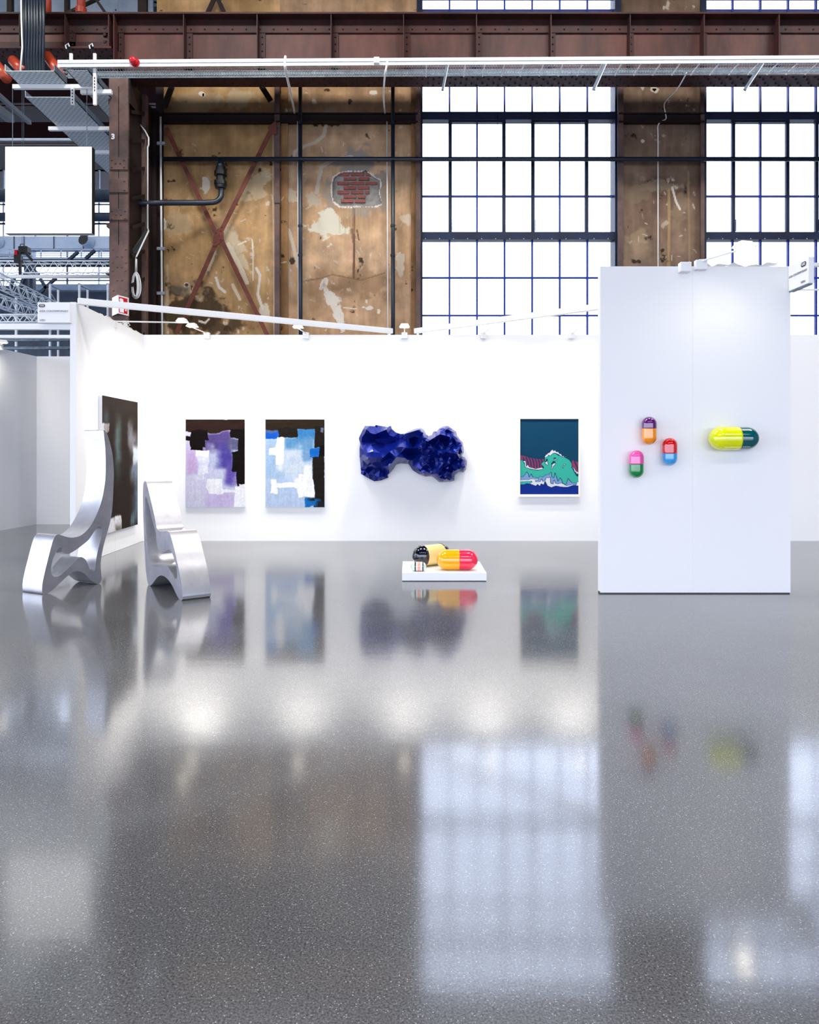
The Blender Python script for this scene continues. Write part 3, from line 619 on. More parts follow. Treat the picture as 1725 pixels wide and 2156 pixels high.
t = thing('cable_coil', 'white cable coiled in an oval loop on the column', 'cable', P(286,600,12.9))
for k in range(7):
    rx = 12-k*1.1+random.uniform(-.8,.8); ry = 28-k*.9; cx_ = 286+random.uniform(-1.8,1.8)
    MB().tube([P(cx_+rx*math.sin(u)*(.75+.25*(1-math.cos(u))/2), 601-ry*math.cos(u), 12.9-.01*k) for u in np.linspace(0, 2*math.pi, 26)], .0075, 6, cap=False).build('loop', M['cable'], t, smooth=True)
MB().tube([P(286,541,12.9), P(285,575,12.9)], .009, 6).tube([P(288,545,12.9), P(288,575,12.9)], .009, 6).build('tail', M['cable'], t, smooth=True)
# fire extinguisher sign : V-shaped
t = thing('fire_sign', 'red and white folded fire extinguisher sign on the column', 'sign', P(252,645,12.4))
ys = 12.53
A0, A1, A2 = P(236,627,ys+.05), P(248,621,ys-.1), P(271,627,ys+.08); dz = Vector((0,0,-.31))
for nm, p, q in (('side_face', A0, A1), ('front_face', A1, A2)):
    MB().add([p, q, q+dz, p+dz, p+Vector((0,.01,0)), q+Vector((0,.01,0)), q+dz+Vector((0,.01,0)), p+dz+Vector((0,.01,0))], [(0,3,2,1),(4,5,6,7),(0,1,5,4),(3,7,6,2),(0,4,7,3),(1,2,6,5)]).build(nm, M['signwhite'], t)
e = A2-A1; off = Vector((0,-.006,0)); ang = math.atan2(e.y, e.x)
def sp(u, v, k=1.): return A1+e*u+dz*v+off*k
def flat(poly, m, nm, k=1.): MB().add([sp(u,v,k) for u, v in poly], [tuple(range(len(poly)))]).build(nm, m, t)
flat([(.12,.07),(.9,.07),(.9,.93),(.12,.93)], M['signred'], 'red_field')
flat([(.2,.9),(.2,.42),(.28,.34),(.5,.34),(.58,.42),(.58,.9)], M['signwhite'], 'extinguisher_symbol', 1.6)
flat([(.25,.34),(.22,.22),(.32,.14),(.5,.16),(.55,.28),(.5,.34)], M['signwhite'], 'extinguisher_symbol', 1.6)
flat([(.14,.34),(.18,.2),(.3,.13),(.3,.17),(.21,.24),(.18,.36)], M['signwhite'], 'extinguisher_symbol', 1.7)
for k in range(4): flat([(.68,.38+k*.12),(.74,.3+k*.12),(.78,.36+k*.12),(.84,.3+k*.12),(.82,.42+k*.12),(.74,.42+k*.12)], M['signwhite'], 'flame_symbol', 1.6)

# ================================================================ LEFT BACKGROUND
# receding perforated trays at upper left
def slotmat():
    m = mat('perforated_tray_sheet', (198,210,220), .4, metal=.3); nt = m.node_tree; b = nt.nodes['Principled BSDF']
    tc = nt.nodes.new('ShaderNodeTexCoord'); br = nt.nodes.new('ShaderNodeTexBrick'); mp = nt.nodes.new('ShaderNodeMapping')
    br.inputs['Color1'].default_value = tuple(lin((40,52,60)))+(1,); br.inputs['Color2'].default_value = tuple(lin((60,72,80)))+(1,); br.inputs['Mortar'].default_value = tuple(lin((205,216,224)))+(1,)
    br.inputs['Scale'].default_value = 1; br.inputs['Brick Width'].default_value = .085; br.inputs['Row Height'].default_value = .05; br.inputs['Mortar Size'].default_value = .019; br.inputs['Mortar Smooth'].default_value = 0
    nt.links.new(tc.outputs['Object'], mp.inputs[0]); nt.links.new(mp.outputs[0], br.inputs[0]); nt.links.new(br.outputs[0], b.inputs['Base Color']); return m
M['slots'] = slotmat()
def deep_tray(x0, x1, h, ya, yb, lab, crosses):
    t = thing('receding_tray', lab, 'cable tray', ((x0+x1)/2, (ya+yb)/2, h))
    MB().box((x0,ya,h),(x1,yb,h+.008)).build('perforated_base', M['slots'], t, origin=((x0+x1)/2,(ya+yb)/2,h))
    MB().box((x0,ya,h),(x0+.012,yb,h+.11)).build('side_rail', M['galv'], t); MB().box((x1-.012,ya,h),(x1,yb,h+.11)).build('side_rail', M['galvdark'], t)
    for yc_, e0, e1 in crosses: MB().box((x0-e0, yc_, h-.07),(x1+e1, yc_+.06, h-.003)).build('support_bar', M['whitemetal'], t)
    if crosses and crosses[0][0] > 13: MB().tube([(x1+crosses[0][2]-.03, crosses[0][0]+.03, h-.03), (x1+crosses[0][2]-.03, crosses[0][0]+.03, 13.0)], .006, 6).build('hanger_rod', M['galvdark'], t)
    return t
hh = 6.1
def yz(py): return hh*F/(HY-py)
x0 = X(10, yz(150)); x1 = X(115, yz(150))
deep_tray(x0, x1, EYE+hh, yz(150), yz(178), 'near length of pale perforated tray below the cable bundle', ((yz(178)-.02,.1,.42),))
deep_tray(x0+.0, x1, EYE+hh-.12, yz(190), yz(368)+3, 'long perforated tray receding behind the column toward the windows', ((yz(252),.15,.35),(yz(303),.15,.1)))
h2 = 6.05
deep_tray(X(140,11.7), X(186,11.7), EYE+h2, 11.7, 16.2, 'narrower perforated tray joining beneath the long cable tray', ((12.3,.05,.12),))
for px, lab in ((152,'left slotted strut hanging at the tray junction'), (199,'right slotted strut hanging at the tray junction')):
    sy_ = 12.19 if px == 152 else 11.7; t = thing('slotted_strut', lab, 'strut', P(px,220,sy_)); MB().pbox(px-3.2, 183 if px == 152 else 143, px+3.2, 220, sy_, .04).build('channel', M['whitemetal'], t)
    s_ = MB(); 
    for k in range(5): s_.pbox(px-1, (188 if px == 152 else 162)+k*6.5, px+1, (192 if px == 152 else 166)+k*6.5, sy_-.005, .006)
    s_.build('slots', M['black'], t)
for px, lab in ((144,'left beam clamp hooked on the short girder'), (194,'right beam clamp hooked on the short girder')):
    t = thing('beam_clamp', lab, 'clamp', P(px,125,12.0)); MB().bar(P(px-2,96,12.1), P(px+3,112,12.0), .05, .05).build('hook', M['black'], t)
    MB().tube([P(px-4,103,12.0),P(px-6,96,12.0),P(px,92,12.0),P(px+2,98,12.0)], .012, 8).build('hook_loop', M['galv'], t); MB().pbox(px+2,112,px+8,126,11.7,.03).build('tab', M['whitemetal'], t)
# hanging blank light box
t = thing('light_box', 'large blank white square screen hanging at the left', 'screen', P(101,400,12.2))
yL = 12.2
MB().pbox(11,309,193,491,yL,.006).build('lit_face', M['screen'], t)
MB().pbox(10.5,308.5,193.5,491.5,yL+.006,.12).build('casing', M['black'], t)
MB().pbox(10.5,490.8,193.5,491.6,yL-.002,.125).build('bottom_trim', M['seam'], t)
for px in (26.5, 183): MB().tube([P(px,309,yL+.06), P(px,183,yL+.06)], .006, 6).build('hanging_wire', M['galvdark'], t)

# roof beams of the annex behind
for k, (yy0, zz0, zz1, mm, lab) in enumerate(((16,11.3,11.75,'duct','pale steel beam of the annex roof, nearest'), (18.6,11.9,12.35,'roofred','purple-red roof beam of the annex behind the trays'), (21,11.4,12.3,'roofred','broad dark red roof beam of the annex, third back'), (25,12.0,12.7,'roofred','dark red roof beam of the annex, farthest'))):
    t = thing('roof_beam', lab, 'beam', (-9,yy0,zz0)); MB().box((-21.5,yy0,zz0),(-4.6,yy0+.06,zz1)).build('web', M[mm], t); MB().box((-21.5,yy0-.12,zz0),(-4.6,yy0+.18,zz0+.03)).build('flange', M['galvdark' if k==0 else 'roofred'], t)
tag(MB().tube([(-21,22.5,11.05),(-4.8,22.5,11.05)], .04, 8).build('tube_light', M['truss'], origin=(-9,22.5,11.05)), 'thin pale horizontal tube below the annex roof beams', 'pipe')
tag(MB().bar(P(-40,168,15), P(62,258,17.8), .09).build('roof_brace', M['steelblue'], origin=P(10,210,16)), 'slate diagonal strut crossing behind the receding tray', 'brace')
tag(MB().bar(P(-40,205,15), P(22,250,16.5), .16).build('roof_brace', M['steelblue'], origin=P(0,220,16)), 'slate diagonal strut at the left edge below the tray', 'brace')
# annex facade
FY = 30.0
fw = struct('wall_far', 'slate wall of the far annex below its bright glazing')
def fz(py, y=FY): return Zh(py, y)
MB().box((-22, FY-.02, 0), (-4, FY+.2, fz(602))).build('lower_wall', M['steelblue'], fw)
MB().box((-22, FY, fz(352)), (-4, FY+.2, 13)).build('upper_wall', M['steelblue'], fw)
wf = struct('window_3', 'bright glazing of the far annex seen left of the column')
for k in range(13):
    xx = -21.8+k*1.3; MB().box((xx,FY+.02,fz(640)),(xx+.05,FY+.1,fz(352))).build('glazing_bar', M['truss' if k%3 else 'steelblue'], wf)
    if k < 12:
        for j, (ya, yb_) in enumerate(((352,430),(430,497),(497,560),(560,640))): MB().box((xx+.05,FY+.05,fz(yb_)),(xx+1.3,FY+.056,fz(ya))).build('pane', M['glass'], wf)
for py in (430,471,470,560,590,610): MB().box((-22,FY+.0,fz(py+1)),(-4,FY+.1,fz(py-1))).build('glazing_bar', M['steelblue'], wf)
for py, r, lab in ((412,.24,'thick dark horizontal pipe behind the light box, upper'), (457,.16,'dark horizontal pipe behind the light box, lower')):
    tag(MB().tube([P(-60,py,27), P(330,py,27)], r, 16).build('dark_pipe', M['steelblue'], origin=P(100,py,27), smooth=True), lab, 'pipe')
t = thing('air_duct', 'pale blue rectangular air duct with round black openings', 'duct', P(120,520,26))
MB().pbox(-60,497,330,523,26,.5).build('duct_body', M['duct'], t); MB().pbox(-60,523,60,535,26,.5).build('duct_body', M['duct'], t)
for px in (29,50,113,175): MB().pbox(px-.6,497,px+.6,525,25.97,.03).build('seam', M['steelblue'], t)
for px, rr in ((185,.18),(-5,.18)):
    MB().lathe(P(px+3,512,26), (-.25,-1,.15), [(0,.21),(.32,.2)], 24).build('nozzle', M['duct'], t, smooth=False); MB().lathe(P(px+3,512,26)+Vector((-.25,-1,.15)).normalized()*.322, (-.25,-1,.15), [(0,.19),(.004,.19)], 24).build('nozzle_opening', M['black'], t)
t = thing('catwalk', 'slate catwalk with thin railings below the air duct', 'catwalk', P(120,545,25))
MB().pbox(-60,545,330,550,25,.8).build('deck', M['steelblue'], t); MB().pbox(-60,541,330,545,25,.8).build('deck_edge', M['duct'], t)
for py in (525,533,537): MB().pbox(-60,py-.8,330,py+.8,25,.03).build('rail', M['duct'], t)
for px in (-20,20,62,86,128,171,213,255): MB().pbox(px-1,524,px+1,542,25,.03).build('railing_post', M['duct'], t)
def truss(p0, p1, h, name, lab, m='truss', n=10, r=.02, w_=None):
    t = thing(name, lab, 'truss', (Vector(p0)+Vector(p1))/2); w_ = w_ or h; p0, p1 = Vector(p0), Vector(p1); d = (p1-p0).normalized()
    u = Vector((0,0,1)); u = (u-d*u.dot(d)).normalized(); s = d.cross(u).normalized(); cs = []
    for a, b in ((0,0),(0,h),(w_,0),(w_,h)):
        o_ = s*a+u*(b-h/2); cs.append(o_); MB().tube([p0+o_, p1+o_], r*1.5, 8).build('chord', M[m], t, smooth=True)
    L = (p1-p0).length; k = 0
    for i, j in ((0,1),(2,3),(0,2),(1,3)):
        lz = MB()
        for q in range(n):
            a = p0+d*(L*q/n)+cs[i if q % 2 == 0 else j]; b = p0+d*(L*(q+1)/n)+cs[j if q % 2 == 0 else i]; lz.tube([a, b], r*.8, 6)
        lz.build('lacing', M[m], t, smooth=True)
    return t
truss(P(-80,568,19), P(330,568,19), .3, 'lighting_truss', 'white horizontal lattice truss in front of the far glazing', n=26, r=.012)
t = thing('white_rail', 'white round rail under the horizontal lattice truss', 'pipe', P(100,583,18)); MB().tube([P(-80,582.5,18), P(330,582.5,18)], .045, 12).build('tube', M['whitemetal'], t, smooth=True)
truss(P(-60,568,15.5), P(112,652,19.5), .27, 'sloping_truss', 'upper grey lattice truss sloping down toward the sign', n=18, r=.011, w_=.2)
truss(P(-60,616,15.5), P(96,672,19.5), .25, 'sloping_truss', 'lower grey lattice truss sloping down toward the sign', n=18, r=.011, w_=.2)
truss(P(-80,673,16), P(98,673,16), .16, 'stand_truss', 'small white zigzag truss just above the left fascia beam', n=14, r=.012)
# chain hoist
t = thing('chain_hoist', 'black chain hoist with red tag hanging over the truss', 'hoist', P(45,530,18.5))
MB().pbox(37,517,56,532,18.5,.25).build('motor', M['black'], t, bevel=.03); MB().tube([P(43,520,18.4),P(43,514,18.4),P(51,514,18.4),P(51,520,18.4)], .012, 6).build('handle', M['black'], t)
MB().pbox(30,526,36,538,18.5,.15).build('red_bag', M['red'], t); MB().pbox(29,537,42,552,18.5,.15).build('chain_bag', M['black'], t)
MB().pbox(39,530,43.5,578,18.4,.06).build('hook_strap', M['black'], t); MB().bar(P(52,530,18.5), P(68,548,18.5), .06).build('cable_arm', M['black'], t)
for px in (46.5, 50): MB().tube([P(px,517,18.5), P(px,497,18.5), P(px,-8,18.5)], .005, 6).build('chain', M['galvdark'], t)
t = thing('roof_column', 'dark twin steel columns with cross bracing in the annex', 'column', P(60,640,24))
for a, b in ((50,57),(62,69)): MB().pbox(a,552,b,652,24,.2).build('column_shaft', M['steelblue'], t)
for a, b in (((20,665),(60,560)), ((30,585),(5,645)), ((85,587),(118,640)), ((118,585),(76,625)), ((130,560),(165,530)),((180,545),(200,527)),((60,560),(82,578))): MB().bar(P(*a,23.8), P(*b,23.8), .09).build('cross_bar', M['steelblue'], t)
t = thing('goal_frames', 'row of white square frames behind the left sign', 'frame', P(150,640,20))
for px in (104, 166, 226):
    MB().pbox(px-1.5,598,px+2,1067,20,.06).build('upright', M['whitemetal'], t); MB().pbox(px+16,610,px+19,1058,21.5,.06).build('upright', M['whitemetal'], t); MB().bar(P(px,598,20), P(px+22,609,21.5), .05).build('top_bar', M['galvdark'], t)
MB().pbox(31,625,35,1067,20,.06).build('upright', M['whitemetal'], t)
tag(MB().pbox(70,598,330,611,28,.3).build('grey_beam', M['bluegrey'], origin=P(150,605,28)), 'blue-grey horizontal beam above the slate wall', 'beam')
for py, mm, lab in ((716,'galvdark','pale pipe under the left fascia, upper of two'), (733,'galvdark','pale pipe under the left fascia, lower of two')):
    tag(MB().tube([P(-80,py,20), P(330,py,20)], .04 if py == 716 else .05, 10).build('grey_pipe', M[mm], origin=P(60,py,20), smooth=True), lab, 'pipe')

# ================================================================ THE STAND
H = 3.5
def partition(name, label, boxes, m=None, cat='partition wall', bev=0):
    t = thing(name, label, cat, boxes[0][0])
    for a, b in boxes: MB().box(a, b).build('panel', m or M['white'], t, bevel=bev)
    return t
xb0 = X(302, YB); bw = [xb0+.002, -2.45, -.4, 1.65, 3.70, 5.75, 7.8]
partition('partition_wall', 'long white partition wall carrying the two canvases and blue relief', [((a, YB, 0), (b, YB+.1, H)) for a, b in zip(bw, bw[1:])])
# left return wall (slightly splayed)
ax, ay = X(160, 9.754), 9.754; bx, by = xb0, YB+.1
t = thing('partition_wall', 'white side partition at the left holding the tall black painting', 'partition wall', (ax, ay, 0))
for k in range(2):
    u0, u1 = k/2, (k+1)/2; p = Vector((ax+(bx-ax)*u0, ay+(by-ay)*u0, 0)); q = Vector((ax+(bx-ax)*u1, ay+(by-ay)*u1-.002, 0)); s_ = Vector((-.08,0,0)); up = Vector((0,0,H))
    MB().add([p,q,q+s_,p+s_,p+up,q+up,q+s_+up,p+s_+up], [(0,3,2,1),(4,5,6,7),(0,1,5,4),(1,2,6,5),(2,3,7,6),(3,0,4,7)]).build('panel', M['white'], t, bevel=.004)
# front pillar wall of two panels
yF = 7.87; fx = [X(1264.5,yF), X(1459,yF), X(1665,yF)]
partition('partition_wall', 'freestanding white panel wall carrying the coloured capsules', [((fx[0], yF, .012), (fx[1]-.0006, yF+.1, H)), ((fx[1]+.0006, yF+.0006, .012), (fx[2], yF+.1, H))])
tag(MB().box((fx[0],yF+.015,0),(fx[2],yF+.09,.02)).build('baseboard_front', M['black']), kind='structure')
# neighbouring stand, far left
p, q = Vector((X(-90,13.0)-.1, 12.6, 0)), Vector((X(77,15.34),15.34,0))
t = thing('neighbour_wall', 'shaded white partition of the neighbouring stand at far left', 'partition wall', q)
d = (q-Vector((X(0,14.14),14.14,0))).normalized(); p = q-d*4; s_ = Vector((-.08,0,0)); up = Vector((0,0,H))
MB().add([p,q,q+s_,p+s_,p+up,q+up,q+s_+up,p+s_+up], [(0,3,2,1),(4,5,6,7),(0,1,5,4),(1,2,6,5),(2,3,7,6),(3,0,4,7)]).build('panel', M['white'], t)
partition('neighbour_wall', 'white partition between the far left wall and the stand edge', [((q.x-.05, 15.34, 0), (X(240,15.34), 15.44, H))])
# fascia, signs
yA = 9.78; xe = X(148, 9.754)
t = thing('fascia_beam', 'pair of white horizontal fascia rails left of the side partition', 'beam', (xe-1, yA, 3.1))
MB().box((X(-150,yA), yA, Zh(693,yA)), (xe, yA+.08, Zh(681,yA))).build('upper_rail', M['whitemetal'], t); MB().box((X(-150,yA), yA+.2, Zh(706.5,yA)), (xe, yA+.26, Zh(700,yA))).build('lower_rail', M['whitemetal'], t)
for px in (104,): MB().pbox(px-1.5,692,px+1.5,712,yA+.3,.02).build('hanger', M['galv'], t)
def pill(c, ux, w_, h_, off, m, parent):
    pts = []
    for s in range(24):
        a = 2*math.pi*s/24; x = math.cos(a)*h_/2+(w_/2-h_/2)*(1 if math.cos(a) >= 0 else -1); pts.append(Vector(c)+Vector(ux)*x+Vector((0,0,math.sin(a)*h_/2))+off)
    MB().add(pts, [tuple(range(24))]).build('number_badge', m, parent)
t = thing('stand_sign', 'white stand sign box with black number badge at the left', 'sign', P(114,680,9.7))
yS = 9.68; MB().pbox(79,636.5,147,679.5,yS,.09).build('box', M['signwhite'], t, bevel=.004)
pill(P(88.3,643.5,yS-.003), (1,0,0), .083, .042, Vector((0,0,0)), M['ink'], t); text('G02', P(88.3,643.5,yS-.005), .034, M['signwhite'], t, 'badge_number')
text('ASSA CONTEMPORARY', P(83,655,yS-.003), .036, M['greyink'], t, align='LEFT'); text('WIEN', P(83,674,yS-.003), .03, M['greyink'], t, align='LEFT')
t = thing('stand_sign', 'white stand sign projecting from the top corner of the capsule wall', 'sign', (fx[2], 7.6, Zh(615,yF)))
zs0, zs1 = Zh(614,yF), Zh(561,yF); xs_ = X(1660,yF)
MB().box((xs_, 7.47, zs0), (xs_+.06, yF-.002, zs1)).build('box', M['signwhite'], t, bevel=.006)
MB().box((xs_+.005, 7.49, zs0-.012), (xs_+.055, yF-.01, zs0)).build('bottom_lip', M['galvdark'], t)
R2 = (math.pi/2, 0, -math.pi/2)
pill((xs_-.002, 7.56, zs1-.055), (0,-1,0), .1, .05, Vector((0,0,0)), M['ink'], t); text('G02', (xs_-.003, 7.56, zs1-.055), .038, M['signwhite'], t, 'badge_number', rot=R2)
text('ASSA CONTEMPORARY', (xs_-.002, 7.85, zs1-.125), .034, M['greyink'], t, rot=R2, align='LEFT'); text('WIEN', (xs_-.002, 7.57, zs0+.035), .034, M['greyink'], t, rot=R2)
t = thing('neighbour_rail', 'pale rails of the neighbouring stand at the right edge', 'beam', (4.9,8.6,3.4))
MB().box((X(1690,8.6), 8.6, Zh(560,8.6)), (X(1900,8.6), 8.66, Zh(553,8.6))).build('rail', M['whitemetal'], t); MB().box((X(1690,8.6), 8.8, Zh(603,8.6)), (X(1900,8.6), 8.83, Zh(600,8.6))).build('thin_rail', M['whitemetal'], t)
# diagonal top rails of the stand
def rail(a, b, lab, foot):
    t = thing('top_rail', lab, 'rail', b); MB().bar(a, b, .06, .085).build('tube', M['whitemetal'], t, bevel=.005)
    for f in foot: MB().box((f[0]-.02, f[1]-.02, H-.03), (f[0]+.02, f[1]+.02, f[2])).build('foot', M['whitemetal'], t)
hz = 3.505
rail((X(164,9.77), 9.77, hz+.01), (X(826,12.42), 12.42, hz+.045), 'white diagonal top rail from the side partition to the back wall', [(X(172,9.8), 9.83, hz), (X(820,12.5), 12.53, hz+.02)])
rail((X(874,12.42), 12.42, hz+.045), (X(1262,10.1)+1.2, 10.14-1.03, hz+.0), 'white diagonal top rail running behind the capsule wall', [(X(880,12.5), 12.53, hz+.02)])
# crumpled film along the partition tops
def film(lab, pts, s):
    r = random.Random(s); mb = MB(); q = []
    for i, p in enumerate(pts):
        p = Vector(p); q.append((p+Vector((0,0,r.uniform(.0,.05))), p+Vector((r.uniform(-.02,.02), .06, r.uniform(0,.03)))))
    vs = [v for pr in q for v in pr]; mb.add(vs, [(2*i, 2*i+2, 2*i+3, 2*i+1) for i in range(len(q)-1)])
    tag(mb.build('film_strip', M['cable'], origin=q[0][0]), lab, 'film')
film('crumpled white film on top of the side partition', [(ax+(bx-ax)*u-.04, ay+(by-ay)*u, H) for u in np.linspace(.3,.98,26)], 1)
film('crumpled white film on top of the capsule wall', [(x, yF+.02, H) for x in np.linspace(X(1490,yF), X(1640,yF), 14)], 2)
tag(MB().tube([P(258,680,11.3)+Vector((.02,0,0))+Vector((.05*math.sin(k*1.3), .1*k/9, .035*math.cos(k*1.9))) for k in range(14)], .006, 6).build('cable_tangle', M['cable'], origin=P(262,680,11.3)), 'small tangle of white cable behind the left arm lamp', 'cable')

# --- arm lamps
def lamp(cl, head, lab, aim, hw=.17, power=26, r=.010, hdir=None, clampbox=True, cw=.1):
    cl, head = Vector(cl), Vector(head); t = thing('arm_lamp', lab, 'lamp', cl, 'white arm floodlights clamped along the wall tops')
    if clampbox: MB().box(cl+Vector((-cw/2,-.07,-.05)), cl+Vector((cw/2,-.001,.05))).box(cl+Vector((-cw/4,-.07,.045)), cl+Vector((cw/4,.06,.055))).build('clamp', M['whitemetal'], t, bevel=.004)
    else: MB().box(cl+Vector((-.05,-cw/2,-.05)), cl+Vector((.02,cw/2,.05))).build('clamp', M['whitemetal'], t, bevel=.004)
    MB().tube([cl+Vector((0,-.04,.04)), head+Vector((0,0,-.01))], r, 8).build('arm', M['whitemetal'], t, smooth=True)
    a = Vector(aim); f = (a-head); f.z = 0; f.normalize(); s = f.cross(Vector((0,0,1))).normalized(); U = Vector((0,0,1))
    w0, w1, dp, hh_ = hw/2, hw/2*.62, .075, .055
    vs = [head-s*w0-f*dp, head+s*w0-f*dp, head+s*w0+f*dp, head-s*w0+f*dp, head-s*w1-f*dp*.6+U*hh_, head+s*w1-f*dp*.6+U*hh_, head+s*w1+f*dp*.6+U*hh_, head-s*w1+f*dp*.6+U*hh_]
    hd = MB().add(vs, [(0,3,2,1),(4,5,6,7),(0,1,5,4),(1,2,6,5),(2,3,7,6),(3,0,4,7)]).build('lamp_head', M['whitemetal'], t)
    k = .8; vs = [head-s*w0*k-f*dp*k-U*.003, head+s*w0*k-f*dp*k-U*.003, head+s*w0*k+f*dp*k-U*.003, head-s*w0*k+f*dp*k-U*.003]
    MB().add(vs, [(0,3,2,1)]).build('lens', M['lens'], hd)
    l = bpy.data.lights.new('floodlight', 'SPOT'); l.energy = power*4.6; l.color = (1.0,.95,.87); l.spot_size = math.radians(150); l.spot_blend = 1; l.shadow_soft_size = .05
    o = bpy.data.objects.new('floodlight', l); COL.objects.link(o); o.location = head-U*.07
    a = Vector(aim); a.z = .2; o.rotation_euler = (a-Vector(o.location)).to_track_quat('-Z', 'Y').to_euler(); return t
HEADY = 11.75
lamp((X(437,YB), YB, H-.02), P(405,688,12.0), 'arm lamp over the gap left of the purple canvas', (X(430,YB), YB, 1.6))
lamp((X(645,YB), YB, H-.02), P(628,690,11.9), 'arm lamp over the blue and black canvas', (X(640,YB), YB, 1.6))
lamp((X(852,YB), YB, H-.02), P(852,689,11.9), 'arm lamp centred above the blue crumpled relief', (X(852,YB), YB, 1.6))
lamp((X(1018,YB), YB, H-.02), P(1033,689,11.9), 'arm lamp on the wall top left of the wave print', (X(1030,YB), YB, 1.6))
lamp((X(1203,YB), YB, H-.02), P(1223,687,11.9), 'arm lamp nearest the capsule wall, above the wave print', (X(1215,YB), YB, 1.6))
wx = ax+(bx-ax)*.55
lamp((ax+(bx-ax)*.5, ay+(by-ay)*.5, H-.05), P(384,678,11.2), 'long-armed lamp clamped on the left side partition', (wx, 11.3, 1.5), clampbox=False)
lamp((X(1473,yF), yF, Zh(560,yF)), P(1567,521,7.25), 'large arm lamp above the yellow capsule', (X(1480,yF), yF, 1.6), hw=.19, power=2.2, cw=.12)
tag(MB().pbox(1434,551,1457,571,yF-.09,.088).build('power_box', M['whitemetal'], origin=P(1445,561,yF-.05), bevel=.006), 'white power box clipped on top of the capsule wall', 'box')
lamp((X(8,14.0), 13.9, H-.02), P(6,722,13.6), 'arm lamp on the neighbouring stand at the left edge', (X(8,14.5)-.2, 14.6, 1.6), power=6)

# ================================================================ ARTWORKS
def canvas_box(nm, p0, p1, th, t, m):   # p0 top-left front, p1 bottom-right
    MB().box(p0, (p1[0], p1[1]+th, p1[2])).build(nm, m, t)
def paint_grid(zw, x0, y0, x1, y1, layers, base, seed, nu, nv):
    xs = x0+(np.arange(nu)+.5)/nu*(x1-x0); ys = y0+(np.arange(nv)+.5)/nv*(y1-y0); xx, yy = np.meshgrid(xs, ys)
    img = np.zeros(xx.shape+(3,))+np.array(base, float); wob = (vnoise(xx.shape, 10, seed, 3)-.5)*10*(x1-x0)/640
    sc_ = (x1-x0)/640; xx = xx+(vnoise(xx.shape, 34, seed+30, 5)-.5)*66*sc_; yy = yy+(vnoise(xx.shape, 34, seed+31, 5)-.5)*66*sc_*(y1-y0)/(x1-x0)*.67
    for L in layers:
        r, c, s = L[0], L[1], L[2]; a = L[3] if len(L) > 3 else 1.
        n = vnoise(xx.shape, 34, seed+int(r[0]*7+r[1]) % 97, 5); al = a*np.clip(.7+(n-.38)*2.2, .15, 1) if s > 12*(x1-x0)/640 else a
        img = rect(img, xx, yy, r, c, max(s*(1.7 if s > 18*sc_ else 1), 1e-3), al, wob)
    hb = vnoise((nv, nu//6+2), 5, seed+50, 3); hb = np.repeat(hb, 6, 1)[:, :nu]; vb = vnoise((nv//8+2, nu), 4, seed+51, 3); vb = np.repeat(vb, 8, 0)[:nv]
    img = img*(1+(vb-.5)*.10+(vnoise(xx.shape, 3, seed+52, 2)-.5)*.10)[..., None]+(hb[..., None]-.5)*10
    return np.clip(img*.92-4, 0, 255)
DK = (18,12,10)
L1 = [((100,380,240,700),(196,172,216),40),((230,430,620,920),(196,200,226),50),((300,250,600,480),(88,74,134),30),((430,380,615,640),(78,68,150),40),((540,580,690,810),(100,84,168),40),((350,440,470,640),(176,184,214),50,.8),((570,330,680,445),(92,94,128),20),
 ((300,900,640,1060),(200,186,226),40),((100,700,350,1060),(212,208,232),60,.7),((95,100,760,245),(46,30,24),10),((150,230,345,330),DK,8),((150,300,315,400),DK,10),((160,390,300,435),DK,8),((95,290,165,340),DK,10),((590,230,760,325),DK,8),((672,310,760,470),DK,8),((605,455,760,665),DK,8),((662,650,760,812),DK,8),
 ((220,435,345,508),(242,242,250),5),((232,500,345,690),(240,240,250),16),((200,690,300,760),(236,236,248),20,.8),((345,750,510,902),(240,240,248),6),((505,858,650,892),(238,238,248),6),((635,815,760,1070),(242,242,250),6),((680,795,760,830),(242,242,250),6)]
L2 = [((955,330,1160,760),(168,196,228),60),((1150,420,1450,740),(206,218,232),60),((955,760,1320,1060),(186,204,232),50),((1270,205,1485,340),(64,130,190),12),((1155,318,1465,440),(96,152,196),35),((1360,330,1470,560),(110,156,198),30,.9),((950,225,1092,330),(22,92,200),14),((950,225,1075,262),(96,104,150),12,.8),
 ((950,100,1600,232),(48,38,28),9),((1088,215,1292,318),(36,30,24),8),((1480,200,1600,415),(34,28,24),8),((1540,400,1600,525),DK,8),((1465,518,1600,1070),(34,28,26),6),((1545,212,1580,270),(110,120,150),10),((1440,415,1540,520),(26,108,202),10),
 ((1068,320,1155,600),(250,251,253),5),((998,430,1150,512),(250,251,253),5),((1085,560,1150,660),(246,250,253),40,.8),((1300,700,1465,945),(252,252,254),6),((1375,610,1465,720),(244,248,252),20),((1070,795,1320,852),(250,251,254),8),((1008,755,1082,916),(250,251,254),6),((1260,740,1350,800),(250,251,254),30),
 ((1370,955,1545,1050),(28,112,192),16),((1400,950,1470,985),(40,40,40),12),((1500,985,1600,1070),(36,40,44),20)]
def canvas(lab, nm, px0, py0, px1, py1, y, layers, box, base, seed, tilt=.8):
    t = thing('canvas_painting', lab, 'painting', P((px0+px1)/2, py1, y), 'abstract canvases on the stand walls')
    w_ = X(px1,y)-X(px0,y); h_ = Zh(py0,y)-Zh(py1,y)
    canvas_box('stretcher', P(px0,py0,y)+Vector((0,.002,0)), P(px1,py1,y)+Vector((0,.002,0)), YB-y-.004, t, M['canvas'])
    nu, nv = 150, 222; img = paint_grid(1, *box, layers, base, seed, nu, nv)
    grid_obj('painted_face', P(px0,py0,y), (w_,0,0), (0,0,-h_), nu, nv, M['paint'], img, t); return t
yP = YB-.045
